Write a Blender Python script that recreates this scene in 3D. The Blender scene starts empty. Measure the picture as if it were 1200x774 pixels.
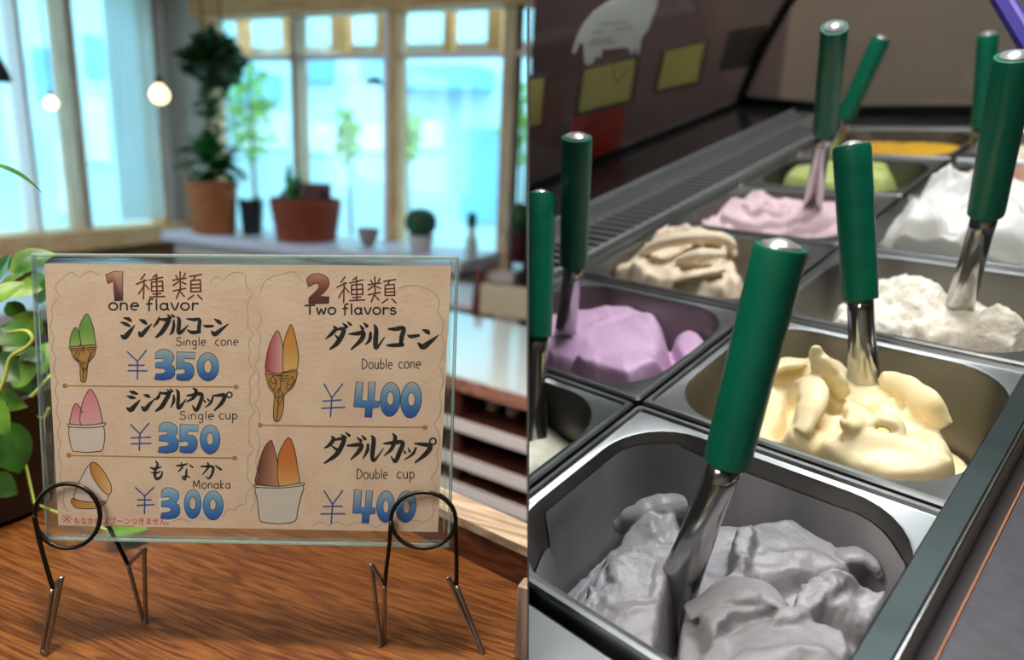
import bpy, bmesh, math, random
import numpy as np
from mathutils import Vector, Matrix
from mathutils.geometry import tessellate_polygon

scene = bpy.context.scene
COL = scene.collection
random.seed(7)

# ------------------------------------------------------------------ camera
FPX, PX0, PY0 = 820.0, 600.0, 387.0          # focal length and principal point in pixels of the 1200x774 frame
PITCH, ROLL, YAW = math.radians(13.7), math.radians(2.5), math.radians(22.2)
CAM = Vector((0.0, 0.0, 1.30))
# camera space: x right, y down, z forward
_down = Vector((-math.sin(ROLL)*math.cos(PITCH), math.cos(ROLL)*math.cos(PITCH), math.sin(PITCH)))
_fh = (Vector((0, 0, 1)) - _down*_down.z).normalized()
_rh = _down.cross(_fh).normalized()
_Fw = Vector((-math.sin(YAW), math.cos(YAW), 0)); _Rw = Vector((math.cos(YAW), math.sin(YAW), 0)); _Zw = Vector((0, 0, 1))
def c2w(d):
    d = Vector(d)
    return _Rw*d.dot(_rh) + _Fw*d.dot(_fh) - _Zw*d.dot(_down)
def ray(px, py): return c2w(((px-PX0)/FPX, (py-PY0)/FPX, 1.0))
def at(px, py, z): return CAM + ray(px, py)*z                      # point seen at a pixel, z metres deep
def hit(px, py, p, n):
    r = ray(px, py); return CAM + r*((Vector(p)-CAM).dot(n)/r.dot(n))
def hx(px, py, x): return hit(px, py, (x, 0, 0), Vector((1, 0, 0)))
def hy(px, py, y): return hit(px, py, (0, y, 0), Vector((0, 1, 0)))
def hz(px, py, z): return hit(px, py, (0, 0, z), Vector((0, 0, 1)))

cam_data = bpy.data.cameras.new('camera'); cam = bpy.data.objects.new('camera', cam_data); COL.objects.link(cam)
_X, _Y, _Z = c2w((1, 0, 0)), c2w((0, -1, 0)), c2w((0, 0, -1))
cam.matrix_world = Matrix(((_X.x, _Y.x, _Z.x, CAM.x), (_X.y, _Y.y, _Z.y, CAM.y), (_X.z, _Y.z, _Z.z, CAM.z), (0, 0, 0, 1)))
cam_data.sensor_fit = 'HORIZONTAL'; cam_data.sensor_width = 36.0; cam_data.lens = 36.0*FPX/1200.0
cam_data.clip_start = 0.02; cam_data.clip_end = 200
cam_data.dof.use_dof = True; cam_data.dof.focus_distance = 0.462; cam_data.dof.aperture_fstop = 3.9
scene.camera = cam

# ------------------------------------------------------------------ world, lights, exposure
scene.view_settings.view_transform = 'Standard'; scene.view_settings.look = 'None'
scene.view_settings.gamma = 1.0; scene.view_settings.use_curve_mapping = False
scene.view_settings.exposure = 0.0
scene.cycles.use_denoising = True
scene.cycles.max_bounces = 10; scene.cycles.transparent_max_bounces = 16
scene.cycles.sample_clamp_indirect = 6.0
world = bpy.data.worlds.new('sky'); scene.world = world; world.use_nodes = True
_nt = world.node_tree; _nt.nodes.clear()
_o = _nt.nodes.new('ShaderNodeOutputWorld'); _b = _nt.nodes.new('ShaderNodeBackground')
_tc = _nt.nodes.new('ShaderNodeTexCoord'); _sx = _nt.nodes.new('ShaderNodeSeparateXYZ'); _cr = _nt.nodes.new('ShaderNodeValToRGB')
_nt.links.new(_tc.outputs['Generated'], _sx.inputs[0]); _nt.links.new(_sx.outputs['Z'], _cr.inputs[0])
_nt.links.new(_cr.outputs[0], _b.inputs[0]); _nt.links.new(_b.outputs[0], _o.inputs[0])
_cr.color_ramp.elements[0].color = (0.72, 0.93, 1.0, 1); _cr.color_ramp.elements[1].color = (0.42, 0.78, 1.0, 1)
_b.inputs[1].default_value = 4.2

def area_light(name, loc, target, size, sizey, power, color):
    ld = bpy.data.lights.new(name, 'AREA'); ld.shape = 'RECTANGLE'; ld.size = size; ld.size_y = sizey; ld.energy = power; ld.color = color
    lo = bpy.data.objects.new(name, ld); COL.objects.link(lo); lo.location = loc
    lo.rotation_euler = (Vector(target)-Vector(loc)).to_track_quat('-Z', 'Y').to_euler()
    return lo

# the ice cream case stands turned and tipped on the far side of the partition; its own frame is (across, along, up)
_Rc = ((0.70111447, 0.69850206, -0.14329473), (0.21429803, -0.3980829, -0.89196769), (-0.68008445, 0.59466367, -0.4287893))
_Tc = Vector((0.10486231, 0.06210228, 0.57994142))
_cu = c2w((_Rc[0][0], _Rc[1][0], _Rc[2][0])).normalized()
_cn = c2w((_Rc[0][2], _Rc[1][2], _Rc[2][2])).normalized()
_cv = _cn.cross(_cu).normalized()
_co = CAM + c2w(_Tc)
CASE = Matrix(((_cu.x, _cv.x, _cn.x, _co.x), (_cu.y, _cv.y, _cn.y, _co.y), (_cu.z, _cv.z, _cn.z, _co.z), (0, 0, 0, 1)))
CASEI = CASE.inverted()
def cs(u, v, n=0.0): return CASE @ Vector((u, v, n))
def chit(px, py, h=0.0):
    """case coordinates of the pixel's ray at height h above the rims"""
    o = CASEI @ CAM; d = CASEI.to_3x3() @ ray(px, py); t = (h-o.z)/d.z
    return o + d*t

FILL_CAFE = area_light('cafe_fill_light', (-0.75, -0.55, 2.40), (-0.3, 0.35, 1.0), 0.9, 0.9, 33.0, (1.0, 0.91, 0.83))  # added fill from behind the viewpoint for the front of the sign
_ls = CAM + c2w((-0.1767, 0.0465, 0.4760))
LAMP_SPOT = area_light('counter_lamp_light', (_ls.x, _ls.y, 2.15), (_ls.x, _ls.y+0.001, 0.9), 0.14, 0.14, 24.0, (1.0, 0.84, 0.66))
_lc = cs(0.06, 0.47, 1.24)
ADDED_CASE = area_light('added_case_light', _lc, cs(0.05, 0.22, 0), 0.55, 0.50, 24.0, (0.97, 0.98, 1.0))  # added overhead light, source out of view, for soft light on the pans
_l2 = cs(-0.75, 1.55, 1.05)
FILL_HALL = area_light('hall_fill_light', _l2, cs(-1.1, 2.6, -0.3), 0.5, 0.5, 18.0, (1.0, 0.95, 0.88))  # added fill to brighten the far wall and the cards on the glass

# ------------------------------------------------------------------ materials
def lin(c):
    if isinstance(c, str):
        c = c.lstrip('#'); c = tuple(int(c[i:i+2], 16)/255 for i in (0, 2, 4))
    return tuple((x/12.92 if x <= 0.04045 else ((x+0.055)/1.055)**2.4) for x in c[:3]) + (1.0,)
MATS = {}
def mat(name, color, rough=0.5, metal=0.0, vary=0.0, scale=20.0, bump=0.0, bscale=80.0, sss=0.0, color2=None, stretch=(1, 1, 1),
        emit=None, estr=0.0, alpha=None, coat=0.0, detail=4.0, ior=1.45):
    if name in MATS: return MATS[name]
    m = bpy.data.materials.new(name); m.use_nodes = True; MATS[name] = m
    nt = m.node_tree; b = nt.nodes['Principled BSDF']
    b.inputs['Roughness'].default_value = rough; b.inputs['Metallic'].default_value = metal; b.inputs['IOR'].default_value = ior
    c = lin(color); b.inputs['Base Color'].default_value = c
    if coat: b.inputs['Coat Weight'].default_value = coat; b.inputs['Coat Roughness'].default_value = 0.15
    if sss:
        b.inputs['Subsurface Weight'].default_value = sss; b.inputs['Subsurface Radius'].default_value = (0.006, 0.004, 0.003)
        b.inputs['Subsurface Scale'].default_value = 1.0
    if alpha is not None: b.inputs['Alpha'].default_value = alpha
    if emit: b.inputs['Emission Color'].default_value = lin(emit); b.inputs['Emission Strength'].default_value = estr
    if vary or bump or color2:
        tc = nt.nodes.new('ShaderNodeTexCoord'); mp = nt.nodes.new('ShaderNodeMapping'); mp.inputs['Scale'].default_value = stretch
        nt.links.new(tc.outputs['Object'], mp.inputs[0])
        if vary or color2:
            n = nt.nodes.new('ShaderNodeTexNoise'); n.inputs['Scale'].default_value = scale; n.inputs['Detail'].default_value = detail
            nt.links.new(mp.outputs[0], n.inputs['Vector'])
            r = nt.nodes.new('ShaderNodeValToRGB'); nt.links.new(n.outputs['Fac'], r.inputs[0])
            c2 = lin(color2) if color2 else tuple(min(1, x*(1+vary)) for x in c[:3])+(1,)
            c1 = c if color2 else tuple(x*(1-vary) for x in c[:3])+(1,)
            r.color_ramp.elements[0].color = c1; r.color_ramp.elements[1].color = c2
            r.color_ramp.elements[0].position = 0.35; r.color_ramp.elements[1].position = 0.65
            nt.links.new(r.outputs[0], b.inputs['Base Color'])
        if bump:
            n2 = nt.nodes.new('ShaderNodeTexNoise'); n2.inputs['Scale'].default_value = bscale; n2.inputs['Detail'].default_value = 5.0
            nt.links.new(mp.outputs[0], n2.inputs['Vector'])
            bp = nt.nodes.new('ShaderNodeBump'); bp.inputs['Strength'].default_value = bump; bp.inputs['Distance'].default_value = 0.004
            nt.links.new(n2.outputs['Fac'], bp.inputs['Height']); nt.links.new(bp.outputs[0], b.inputs['Normal'])
    return m
def clear(name, tint=(1, 1, 1), gloss=0.06, rough=0.02, diffuse=0.0, dcol=(0.8, 0.9, 0.9), fres=1.0):
    """thin clear sheet: lets light straight through, reflects at its face, a little haze"""
    if name in MATS: return MATS[name]
    m = bpy.data.materials.new(name); m.use_nodes = True; MATS[name] = m
    nt = m.node_tree; nt.nodes.clear(); o = nt.nodes.new('ShaderNodeOutputMaterial')
    t = nt.nodes.new('ShaderNodeBsdfTransparent'); t.inputs[0].default_value = (*tint, 1)
    g = nt.nodes.new('ShaderNodeBsdfGlossy'); g.inputs['Roughness'].default_value = rough
    f = nt.nodes.new('ShaderNodeFresnel')                 # same reflectance on the way in and on the way out
    ge = nt.nodes.new('ShaderNodeNewGeometry'); im = nt.nodes.new('ShaderNodeMapRange')
    im.inputs['To Min'].default_value = 1.5; im.inputs['To Max'].default_value = 1/1.5
    nt.links.new(ge.outputs['Backfacing'], im.inputs['Value']); nt.links.new(im.outputs[0], f.inputs[0])
    ma = nt.nodes.new('ShaderNodeMath'); ma.operation = 'MULTIPLY_ADD'; ma.inputs[1].default_value = fres; ma.inputs[2].default_value = gloss-0.04
    nt.links.new(f.outputs[0], ma.inputs[0])
    mx = nt.nodes.new('ShaderNodeMixShader'); nt.links.new(ma.outputs[0], mx.inputs[0]); nt.links.new(t.outputs[0], mx.inputs[1]); nt.links.new(g.outputs[0], mx.inputs[2])
    last = mx
    if diffuse:
        d = nt.nodes.new('ShaderNodeBsdfDiffuse'); d.inputs[0].default_value = (*dcol, 1)
        m2 = nt.nodes.new('ShaderNodeMixShader'); m2.inputs[0].default_value = diffuse
        nt.links.new(mx.outputs[0], m2.inputs[1]); nt.links.new(d.outputs[0], m2.inputs[2]); last = m2
    nt.links.new(last.outputs[0], o.inputs[0])
    return m
def wood(name, dark, light, axis=0, scale=9.0, rough=0.4, coat=0.0, bump=0.15, ring=0.22):
    if name in MATS: return MATS[name]
    m = bpy.data.materials.new(name); m.use_nodes = True; MATS[name] = m
    nt = m.node_tree; b = nt.nodes['Principled BSDF']; b.inputs['Roughness'].default_value = rough
    if coat: b.inputs['Coat Weight'].default_value = coat; b.inputs['Coat Roughness'].default_value = 0.25
    tc = nt.nodes.new('ShaderNodeTexCoord'); mp = nt.nodes.new('ShaderNodeMapping')
    s = [scale*2.2]*3; s[axis] = scale*0.16; mp.inputs['Scale'].default_value = s
    nt.links.new(tc.outputs['Object'], mp.inputs[0])
    n = nt.nodes.new('ShaderNodeTexNoise'); n.inputs['Scale'].default_value = 1.0; n.inputs['Detail'].default_value = 3.0; n.inputs['Distortion'].default_value = 0.6
    nt.links.new(mp.outputs[0], n.inputs['Vector'])
    w = nt.nodes.new('ShaderNodeMath'); w.operation = 'MULTIPLY'; w.inputs[1].default_value = 46.0
    sn = nt.nodes.new('ShaderNodeMath'); sn.operation = 'SINE'
    nt.links.new(n.outputs['Fac'], w.inputs[0]); nt.links.new(w.outputs[0], sn.inputs[0])
    n2 = nt.nodes.new('ShaderNodeTexNoise'); n2.inputs['Scale'].default_value = 9.0; n2.inputs['Detail'].default_value = 6.0
    nt.links.new(mp.outputs[0], n2.inputs['Vector'])
    ad = nt.nodes.new('ShaderNodeMath'); ad.operation = 'MULTIPLY_ADD'; ad.inputs[1].default_value = ring; nt.links.new(sn.outputs[0], ad.inputs[0]); nt.links.new(n2.outputs['Fac'], ad.inputs[2])
    r = nt.nodes.new('ShaderNodeValToRGB'); nt.links.new(ad.outputs[0], r.inputs[0])
    r.color_ramp.elements[0].color = lin(dark); r.color_ramp.elements[1].color = lin(light)
    r.color_ramp.elements[0].position = 0.25; r.color_ramp.elements[1].position = 0.8
    nt.links.new(r.outputs[0], b.inputs['Base Color'])
    if bump:
        bp = nt.nodes.new('ShaderNodeBump'); bp.inputs['Strength'].default_value = bump; bp.inputs['Distance'].default_value = 0.001
        nt.links.new(ad.outputs[0], bp.inputs['Height']); nt.links.new(bp.outputs[0], b.inputs['Normal'])
    return m
def printed(name='printed_ink'):
    """flat print: colour from the mesh's own colour attribute"""
    if name in MATS: return MATS[name]
    m = bpy.data.materials.new(name); m.use_nodes = True; MATS[name] = m
    nt = m.node_tree; b = nt.nodes['Principled BSDF']; b.inputs['Roughness'].default_value = 0.6
    a = nt.nodes.new('ShaderNodeVertexColor'); a.layer_name = 'ink'
    nt.links.new(a.outputs[0], b.inputs['Base Color'])
    return m

def paperlike(name, color, thru=0.5):
    if name in MATS: return MATS[name]
    m = bpy.data.materials.new(name); m.use_nodes = True; MATS[name] = m
    nt = m.node_tree; nt.nodes.clear(); o = nt.nodes.new('ShaderNodeOutputMaterial')
    d = nt.nodes.new('ShaderNodeBsdfDiffuse'); d.inputs[0].default_value = lin(color)
    t = nt.nodes.new('ShaderNodeBsdfTranslucent'); t.inputs[0].default_value = lin(color)
    mx = nt.nodes.new('ShaderNodeMixShader'); mx.inputs[0].default_value = thru
    nt.links.new(d.outputs[0], mx.inputs[1]); nt.links.new(t.outputs[0], mx.inputs[2]); nt.links.new(mx.outputs[0], o.inputs[0])
    return m
# ------------------------------------------------------------------ scene objects
def wmat(o):
    return (wmat(o.parent) @ o.matrix_basis) if o.parent else o.matrix_basis.copy()
def tag(o, label=None, cat=None, group=None, kind=None):
    if label: o['label'] = label
    if cat: o['category'] = cat
    if group: o['group'] = group
    if kind: o['kind'] = kind
    return o
def empty(name, frame, label, cat, group=None):
    o = bpy.data.objects.new(name, None); COL.objects.link(o); o.empty_display_size = 0.02
    o.matrix_basis = frame if isinstance(frame, Matrix) else Matrix.Translation(Vector(frame))
    return tag(o, label, cat, group)
# partition plane: vertical sheet between the café and the ice cream case
PART_N = c2w((1.0, 0.0, -(619.0-PX0)/FPX)).normalized()              # points to the case side
class MB:
    """collects shapes in world space (or in a frame), then links them as ONE mesh"""
    def __init__(s, M=None): s.v = []; s.f = []; s.M = M; s.c = []
    def add(s, vs, fs, col=None):
        o = len(s.v)
        s.v += [(s.M @ Vector(p)) if s.M else Vector(p) for p in vs]
        s.f += [tuple(i+o for i in f) for f in fs]
        if col is not None:
            s.c += [tuple(c) for c in col] if not isinstance(col[0], (int, float)) else [tuple(col)]*len(vs)
        return s
    def box(s, lo, hi, bev=0.0):
        x0, y0, z0 = lo; x1, y1, z1 = hi
        if bev <= 0:
            return s.add([(x0,y0,z0),(x1,y0,z0),(x1,y1,z0),(x0,y1,z0),(x0,y0,z1),(x1,y0,z1),(x1,y1,z1),(x0,y1,z1)],
                  [(0,3,2,1),(4,5,6,7),(0,1,5,4),(1,2,6,5),(2,3,7,6),(3,0,4,7)])
        b = bev
        def rg(z, i):
            c = b*0.6
            return [(x0+i,y0+i+c,z),(x0+i+c,y0+i,z),(x1-i-c,y0+i,z),(x1-i,y0+i+c,z),(x1-i,y1-i-c,z),(x1-i-c,y1-i,z),(x0+i+c,y1-i,z),(x0+i,y1-i-c,z)]
        rings = [rg(z0, b), rg(z0+b, 0), rg(z1-b, 0), rg(z1, b)]
        return s.loft(rings, True, True)
    def loft(s, rings, cap0=False, cap1=False, closed=True):
        n = len(rings[0]); vs = [p for r in rings for p in r]; fs = []
        for k in range(len(rings)-1):
            for i in range(n if closed else n-1):
                j = (i+1) % n; fs.append((k*n+i, k*n+j, (k+1)*n+j, (k+1)*n+i))
        if cap0: fs.append(tuple(reversed(range(n))))
        if cap1: fs.append(tuple((len(rings)-1)*n+i for i in range(n)))
        return s.add(vs, fs)
    def tube(s, pts, r, seg=8, caps=True, squash=None, side=None):
        pts = [Vector(p) for p in pts]; rr = r if isinstance(r, (list, tuple)) else [r]*len(pts)
        rings = []; prev = None
        for i, p in enumerate(pts):
            t = (pts[min(i+1, len(pts)-1)]-pts[max(i-1, 0)]).normalized()
            a = Vector(side) if side is not None else (prev if prev is not None else (Vector((0,0,1)) if abs(t.z) < 0.9 else Vector((1,0,0))))
            a = (a - t*a.dot(t)).normalized(); prev = a; b = t.cross(a)
            k = 1.0 if squash is None else squash[i]
            rings.append([p + a*math.cos(q)*rr[i] + b*math.sin(q)*rr[i]*k for q in [2*math.pi*j/seg for j in range(seg)]])
        return s.loft(rings, caps, caps)
    def lathe(s, prof, seg=24, M=None):
        """prof: (radius, height) list about z"""
        rings = [[Vector((r*math.cos(2*math.pi*j/seg), r*math.sin(2*math.pi*j/seg), h)) for j in range(seg)] for r, h in prof]
        if M is not None: rings = [[M @ p for p in r] for r in rings]
        return s.loft(rings, True, True)
    def prism(s, poly, d):
        """poly: 3D points of a flat outline, d: extrusion vector"""
        n = len(poly); d = Vector(d); a = [Vector(p) for p in poly]
        return s.add(a+[p+d for p in a], [tuple(range(n))[::-1], tuple(range(n, 2*n))]+[(i, (i+1) % n, n+(i+1) % n, n+i) for i in range(n)])
    def build(s, name, material, parent=None, frame=None, smooth=False, clip=None, sharp=None):
        """clip: 'case' or 'cafe' keeps that side of the partition sheet"""
        if parent is not None: inv = wmat(parent).inverted(); basis = Matrix()
        else:
            if frame is None:
                xs = [p.x for p in s.v]; ys = [p.y for p in s.v]; zs = [p.z for p in s.v]
                frame = Matrix.Translation(((min(xs)+max(xs))/2, (min(ys)+max(ys))/2, min(zs)))
            inv = frame.inverted(); basis = frame
        me = bpy.data.meshes.new(name); me.from_pydata([inv @ p for p in s.v], [], s.f)
        if s.c:
            ca = me.color_attributes.new('ink', 'FLOAT_COLOR', 'POINT')
            for i, c in enumerate(s.c): ca.data[i].color = c
        bm = bmesh.new(); bm.from_mesh(me)
        if not s.c: bmesh.ops.recalc_face_normals(bm, faces=bm.faces)
        if clip:
            wm = wmat(parent) if parent is not None else basis
            sg = 1.0 if clip == 'case' else -1.0
            co = inv @ (CAM + PART_N*sg*0.0004); no = (wm.to_3x3().transposed() @ (PART_N*sg)).normalized()
            g = bmesh.ops.bisect_plane(bm, geom=bm.verts[:]+bm.edges[:]+bm.faces[:], plane_co=co, plane_no=no, clear_inner=True)
            ed = [e for e in g['geom_cut'] if isinstance(e, bmesh.types.BMEdge) and e.is_boundary]
            if ed:
                try: bmesh.ops.holes_fill(bm, edges=ed, sides=0)
                except Exception: pass
        bm.to_mesh(me); bm.free()
        if smooth:
            me.polygons.foreach_set('use_smooth', [True]*len(me.polygons))
            if sharp:
                try: me.set_sharp_from_angle(angle=math.radians(sharp))
                except Exception: pass
        me.materials.append(material if not isinstance(material, str) else MATS[material])
        o = bpy.data.objects.new(name, me); COL.objects.link(o); o.matrix_basis = basis; o.parent = parent
        return o
def spline(pts, n=8, closed=False):
    """Catmull-Rom through the points (any dimension)"""
    P = [np.array(p, float) for p in pts]; out = []; m = len(P)
    for i in range(m if closed else m-1):
        p0 = P[(i-1) % m] if (closed or i > 0) else P[0]*2-P[1]
        p1 = P[i]; p2 = P[(i+1) % m]; p3 = P[(i+2) % m] if (closed or i+2 < m) else P[m-1]*2-P[m-2]
        for k in range(n):
            t = k/n
            out.append(0.5*((2*p1)+(-p0+p2)*t+(2*p0-5*p1+4*p2-p3)*t*t+(-p0+3*p1-3*p2+p3)*t**3))
    if not closed: out.append(P[-1])
    return out
def struct(o, label=None): o['kind'] = 'structure'; return o
# ------------------------------------------------------------------ room shell
YB = 3.0                                            # window wall behind the sign
_k = ray(207, 130); XL = (CAM + _k*((YB-CAM.y)/_k.y)).x    # corner with the left window wall
XR, YF, ZC = 3.2, -2.2, 2.75
m_floor = wood('floor_boards', '#4a2f1d', '#7b5334', axis=0, rough=0.5)
m_plaster = mat('plaster', '#cfc6b8', 0.9, vary=0.06, scale=6)
m_grey_plaster = mat('grey_plaster', '#b9bdb9', 0.9, vary=0.05, scale=5)
m_beige = mat('beige_wall', '#a98b6d', 0.8, vary=0.08, scale=4)
m_pine = wood('pine_frame', '#b98a58', '#dfb98a', axis=2, rough=0.55)
m_greywood = wood('weathered_frame', '#a8937a', '#cfba9e', axis=2, rough=0.6)
m_white = mat('white_paint', '#dfdce0', 0.5)
def boxobj(name, lo, hi, m, parent=None, bev=0.0, **k): return MB().box(lo, hi, bev).build(name, m, parent, **k)

MB().box((XL-0.3, YF-0.3, -0.1), (XR+0.3, YB+0.3, 0)).build('floor', m_floor)['kind'] = 'structure'
MB().box((XL-0.3, YF-0.3, ZC), (XR+0.3, YB+0.3, ZC+0.1)).build('ceiling', m_plaster)['kind'] = 'structure'
MB().box((XR, YF, 0), (XR+0.15, YB, ZC)).build('wall_right', mat('taupe_wall', '#6f655b', 0.8, vary=0.06, scale=4))['kind'] = 'structure'
MB().box((XL, YF-0.15, 0), (XR, YF, ZC)).build('wall_front', m_plaster)['kind'] = 'structure'

# partition sheet, added to part the light and view of the halves, edge on
ppl = []
for (py, z) in ((-60, 0.30), (840, 0.30)):
    ppl.append(at(619, py, z))
def part_pt(fwd, zz):
    """point of the partition plane at a horizontal distance and a height"""
    d = Vector((ray(619, 387).x, ray(619, 387).y, 0)).normalized()
    p = CAM + d*fwd; p.z = zz
    p = p - PART_N*((p-CAM).dot(PART_N))
    p.z = zz; nh = Vector((PART_N.x, PART_N.y, 0)); p = p - nh*((p-CAM).dot(PART_N)/nh.dot(PART_N))
    return p
_pt_far = part_pt(2.9, 1.3); 
w = MB()
_outline = [part_pt(0.02+0.30, 0.0), part_pt(3.45, 0.0), part_pt(3.45, ZC), part_pt(0.02+0.30, ZC)]
w.prism([p - PART_N*0.00025 for p in _outline], PART_N*0.0005)
w.build('added_partition', mat('partition_paint', '#4d4a48', 0.7))['kind'] = 'structure'
_bx = 1.10                                            # where window wall ends at the partition
for _f in np.linspace(2.0, 3.6, 400):
    q = part_pt(float(_f), 1.3)
    if q.y >= YB: _bx = q.x; break

# ---- left window wall (x = XL)
zs = hx(120, 266, XL).z                               # top of the sill board
z_top = hx(150, -8, XL).z
y_at = lambda px: hx(px, 140, XL).y
ya0 = YF; jamb = y_at(191)
wl = MB()
wl.box((XL-0.15, YF, 0), (XL, YB+0.15, zs-0.10)); wl.build('wall_left', m_beige)['kind'] = 'structure'
boxobj('wall_left_upper', (XL-0.15, YF, z_top+0.10), (XL, YB+0.15, ZC), m_plaster)['kind'] = 'structure'
boxobj('wall_left_corner', (XL-0.15, jamb+0.05, zs-0.10), (XL, YB+0.15, z_top+0.10), m_grey_plaster)['kind'] = 'structure'
boxobj('wall_left_near', (XL-0.15, YF, zs-0.10), (XL, -0.9, z_top+0.10), m_plaster)['kind'] = 'structure'
win = empty('window_1', (XL, y_at(90), zs), None, None); win['kind'] = 'structure'
boxobj('window_sill', (XL-0.13, -0.9, zs-0.10), (XL+0.09, jamb+0.06, zs), wood('sill_pine', '#d0a068', '#eec898', axis=1, rough=0.55), win, bev=0.008)
boxobj('head_rail', (XL-0.10, -0.9, z_top), (XL+0.03, jamb+0.05, z_top+0.10), m_pine, win)
for a, b, mm, d in ((82, 92, m_greywood, 0.05), (181, 187, m_pine, 0.04), (187.5, 195, m_white, 0.03), (29, 35, m_white, 0.03)):
    boxobj('mullion', (XL-0.09, y_at(a), zs), (XL+d-0.02, y_at(b), z_top), mm, win)
boxobj('mullion', (XL-0.09, -0.35, zs), (XL+0.03, -0.27, z_top), m_greywood, win)
m_pane = clear('window_glass', (0.97, 1.0, 1.0), 0.05)
_e = [-0.9, y_at(29), y_at(82), y_at(181)]
for i in range(3):
    boxobj('pane', (XL-0.055, _e[i]+0.01, zs), (XL-0.050, _e[i+1], z_top), m_pane, win)
# white sheer curtain gathered in the last bay
cm = clear('sheer_curtain', (0.9, 0.95, 0.95), 0.04, 0.9, diffuse=0.35, dcol=(0.9, 0.95, 0.95))
cu = MB(); n = 90; y0c, y1c = y_at(124), y_at(178)
rows = []
for k in range(9):
    zz = zs + 0.03 + (z_top-0.02-zs)*k/8
    rows.append([(XL+0.05+0.016*math.sin(i*0.9+0.25*math.sin(k))+0.006*math.sin(i*2.3), y0c+(y1c-y0c)*i/n, zz) for i in range(n+1)])
cu.loft(rows, closed=False)
tag(cu.build('curtain', cm, smooth=True), 'white sheer curtain gathered in the left window beside the corner', 'curtain')

# ---- back window wall (y = YB)
x_at = lambda px: hy(px, 150, YB).x
zb_s = hy(450, 300, YB).z; zb_t = hy(330, 14, YB).z
wx0 = x_at(243)
boxobj('wall_back_corner', (XL, YB, 0), (wx0, YB+0.15, ZC), m_grey_plaster)['kind'] = 'structure'
boxobj('wall_back', (wx0, YB, 0), (_bx, YB+0.15, zb_s), m_white)['kind'] = 'structure'
boxobj('wall_back_upper', (wx0, YB, zb_t), (_bx, YB+0.15, ZC), m_beige)['kind'] = 'structure'
w2 = empty('window_2', (x_at(400), YB, zb_s), None, None); w2['kind'] = 'structure'
boxobj('head_beam', (wx0-0.02, YB-0.06, zb_t-0.02), (_bx-0.004, YB+0.06, zb_t+0.13), wood('pine_beam', '#b98a58', '#dfb98a', axis=0, rough=0.55), w2)
boxobj('window_sill', (wx0-0.02, YB-0.10, zb_s-0.05), (_bx-0.004, YB+0.04, zb_s), m_white, w2)
mull = [(243, 252, m_pine), (345.5, 352, m_greywood), (452, 458, m_white), (458, 468, m_pine), (588, 602, m_greywood)]
for a, b, mm in mull:
    boxobj('mullion', (x_at(a), YB-0.02, zb_s), (x_at(b), YB+0.07, zb_t), mm, w2)
boxobj('transom_rail', (wx0, YB+0.0, hy(400, 66, YB).z-0.012), (_bx-0.004, YB+0.05, hy(400, 66, YB).z+0.012), m_white, w2)
_e = [x_at(252), x_at(345.5), x_at(352), x_at(452), x_at(468), x_at(588), x_at(602), _bx-0.004]
for i in range(0, 8, 2):
    boxobj('pane', (_e[i], YB+0.03, zb_s), (_e[i+1], YB+0.035, zb_t), m_pane, w2)

# ---- beyond the partition: dark panel wall seen through the case glass, taupe wall behind its end
xs_ = hy(915, 100, YB).x
boxobj('wall_dark_panel', (_bx, YB-0.02, 0), (xs_, YB+0.15, ZC), mat('dark_brown_panel', '#3c2a2a', 0.75, vary=0.18, scale=3))['kind'] = 'structure'
boxobj('wall_taupe', (xs_, YB-0.02, 0), (XR, YB+0.15, ZC), mat('taupe_panel', '#685c51', 0.8, vary=0.08, scale=2.5))['kind'] = 'structure'

# ------------------------------------------------------------------ outside the café windows
gz = -0.4
MB().box((-30, -25, gz-0.3), (30, 40, gz)).build('ground', mat('pale_paving', '#b9c2c0', 0.9, vary=0.1, scale=1.5))['kind'] = 'structure'
def outbuild(name, label, lo, hi, wallm, bands):
    r = empty(name, ((lo[0]+hi[0])/2, (lo[1]+hi[1])/2, lo[2]), label, 'building')
    boxobj('wall', lo, hi, wallm, r)
    for nm, l, h, m in bands: boxobj(nm, l, h, m, r)
    return r
m_bl = mat('pale_blue_wall', '#c3e4ea', 0.8, vary=0.08, scale=0.8)
m_wh = mat('white_wall', '#e6f2f2', 0.8, vary=0.05, scale=0.8)
m_band = mat('blue_shutter', '#86c8e2', 0.6, vary=0.1, scale=1.0)
m_win = mat('pale_window', '#cfeef5', 0.2)
bands = []
Y2 = YB+5.0
def ob(px0, py0, px1, py1): a = hy(px0, py0, Y2); b = hy(px1, py1, Y2); return a, b
for (a0, b0, a1, b1, m, nm) in ((470, 84, 578, 108, m_band, 'awning'), (352, 68, 392, 96, m_band, 'shutter'), (425, 66, 450, 92, m_band, 'shutter'),
        (470, 140, 520, 175, m_wh, 'window'), (352, 145, 400, 180, m_wh, 'window'), (410, 145, 452, 178, m_wh, 'window'), (545, 150, 583, 260, m_band, 'door'), (285, 130, 340, 175, m_wh, 'window'), (268, 90, 330, 118, m_band, 'awning')):
    p, q = ob(a0, b0, a1, b1)
    bands.append((nm, (min(p.x, q.x), Y2-(0.5 if nm == 'awning' else 0.08), min(p.z, q.z)), (max(p.x, q.x), Y2+0.05, max(p.z, q.z)), m))
outbuild('shop_building', 'pale blue building across the street seen through the back windows', (-13, Y2, gz), (7, Y2+3, 4.4), m_bl, bands)
X2 = XL-4.5
bl = []
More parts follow.
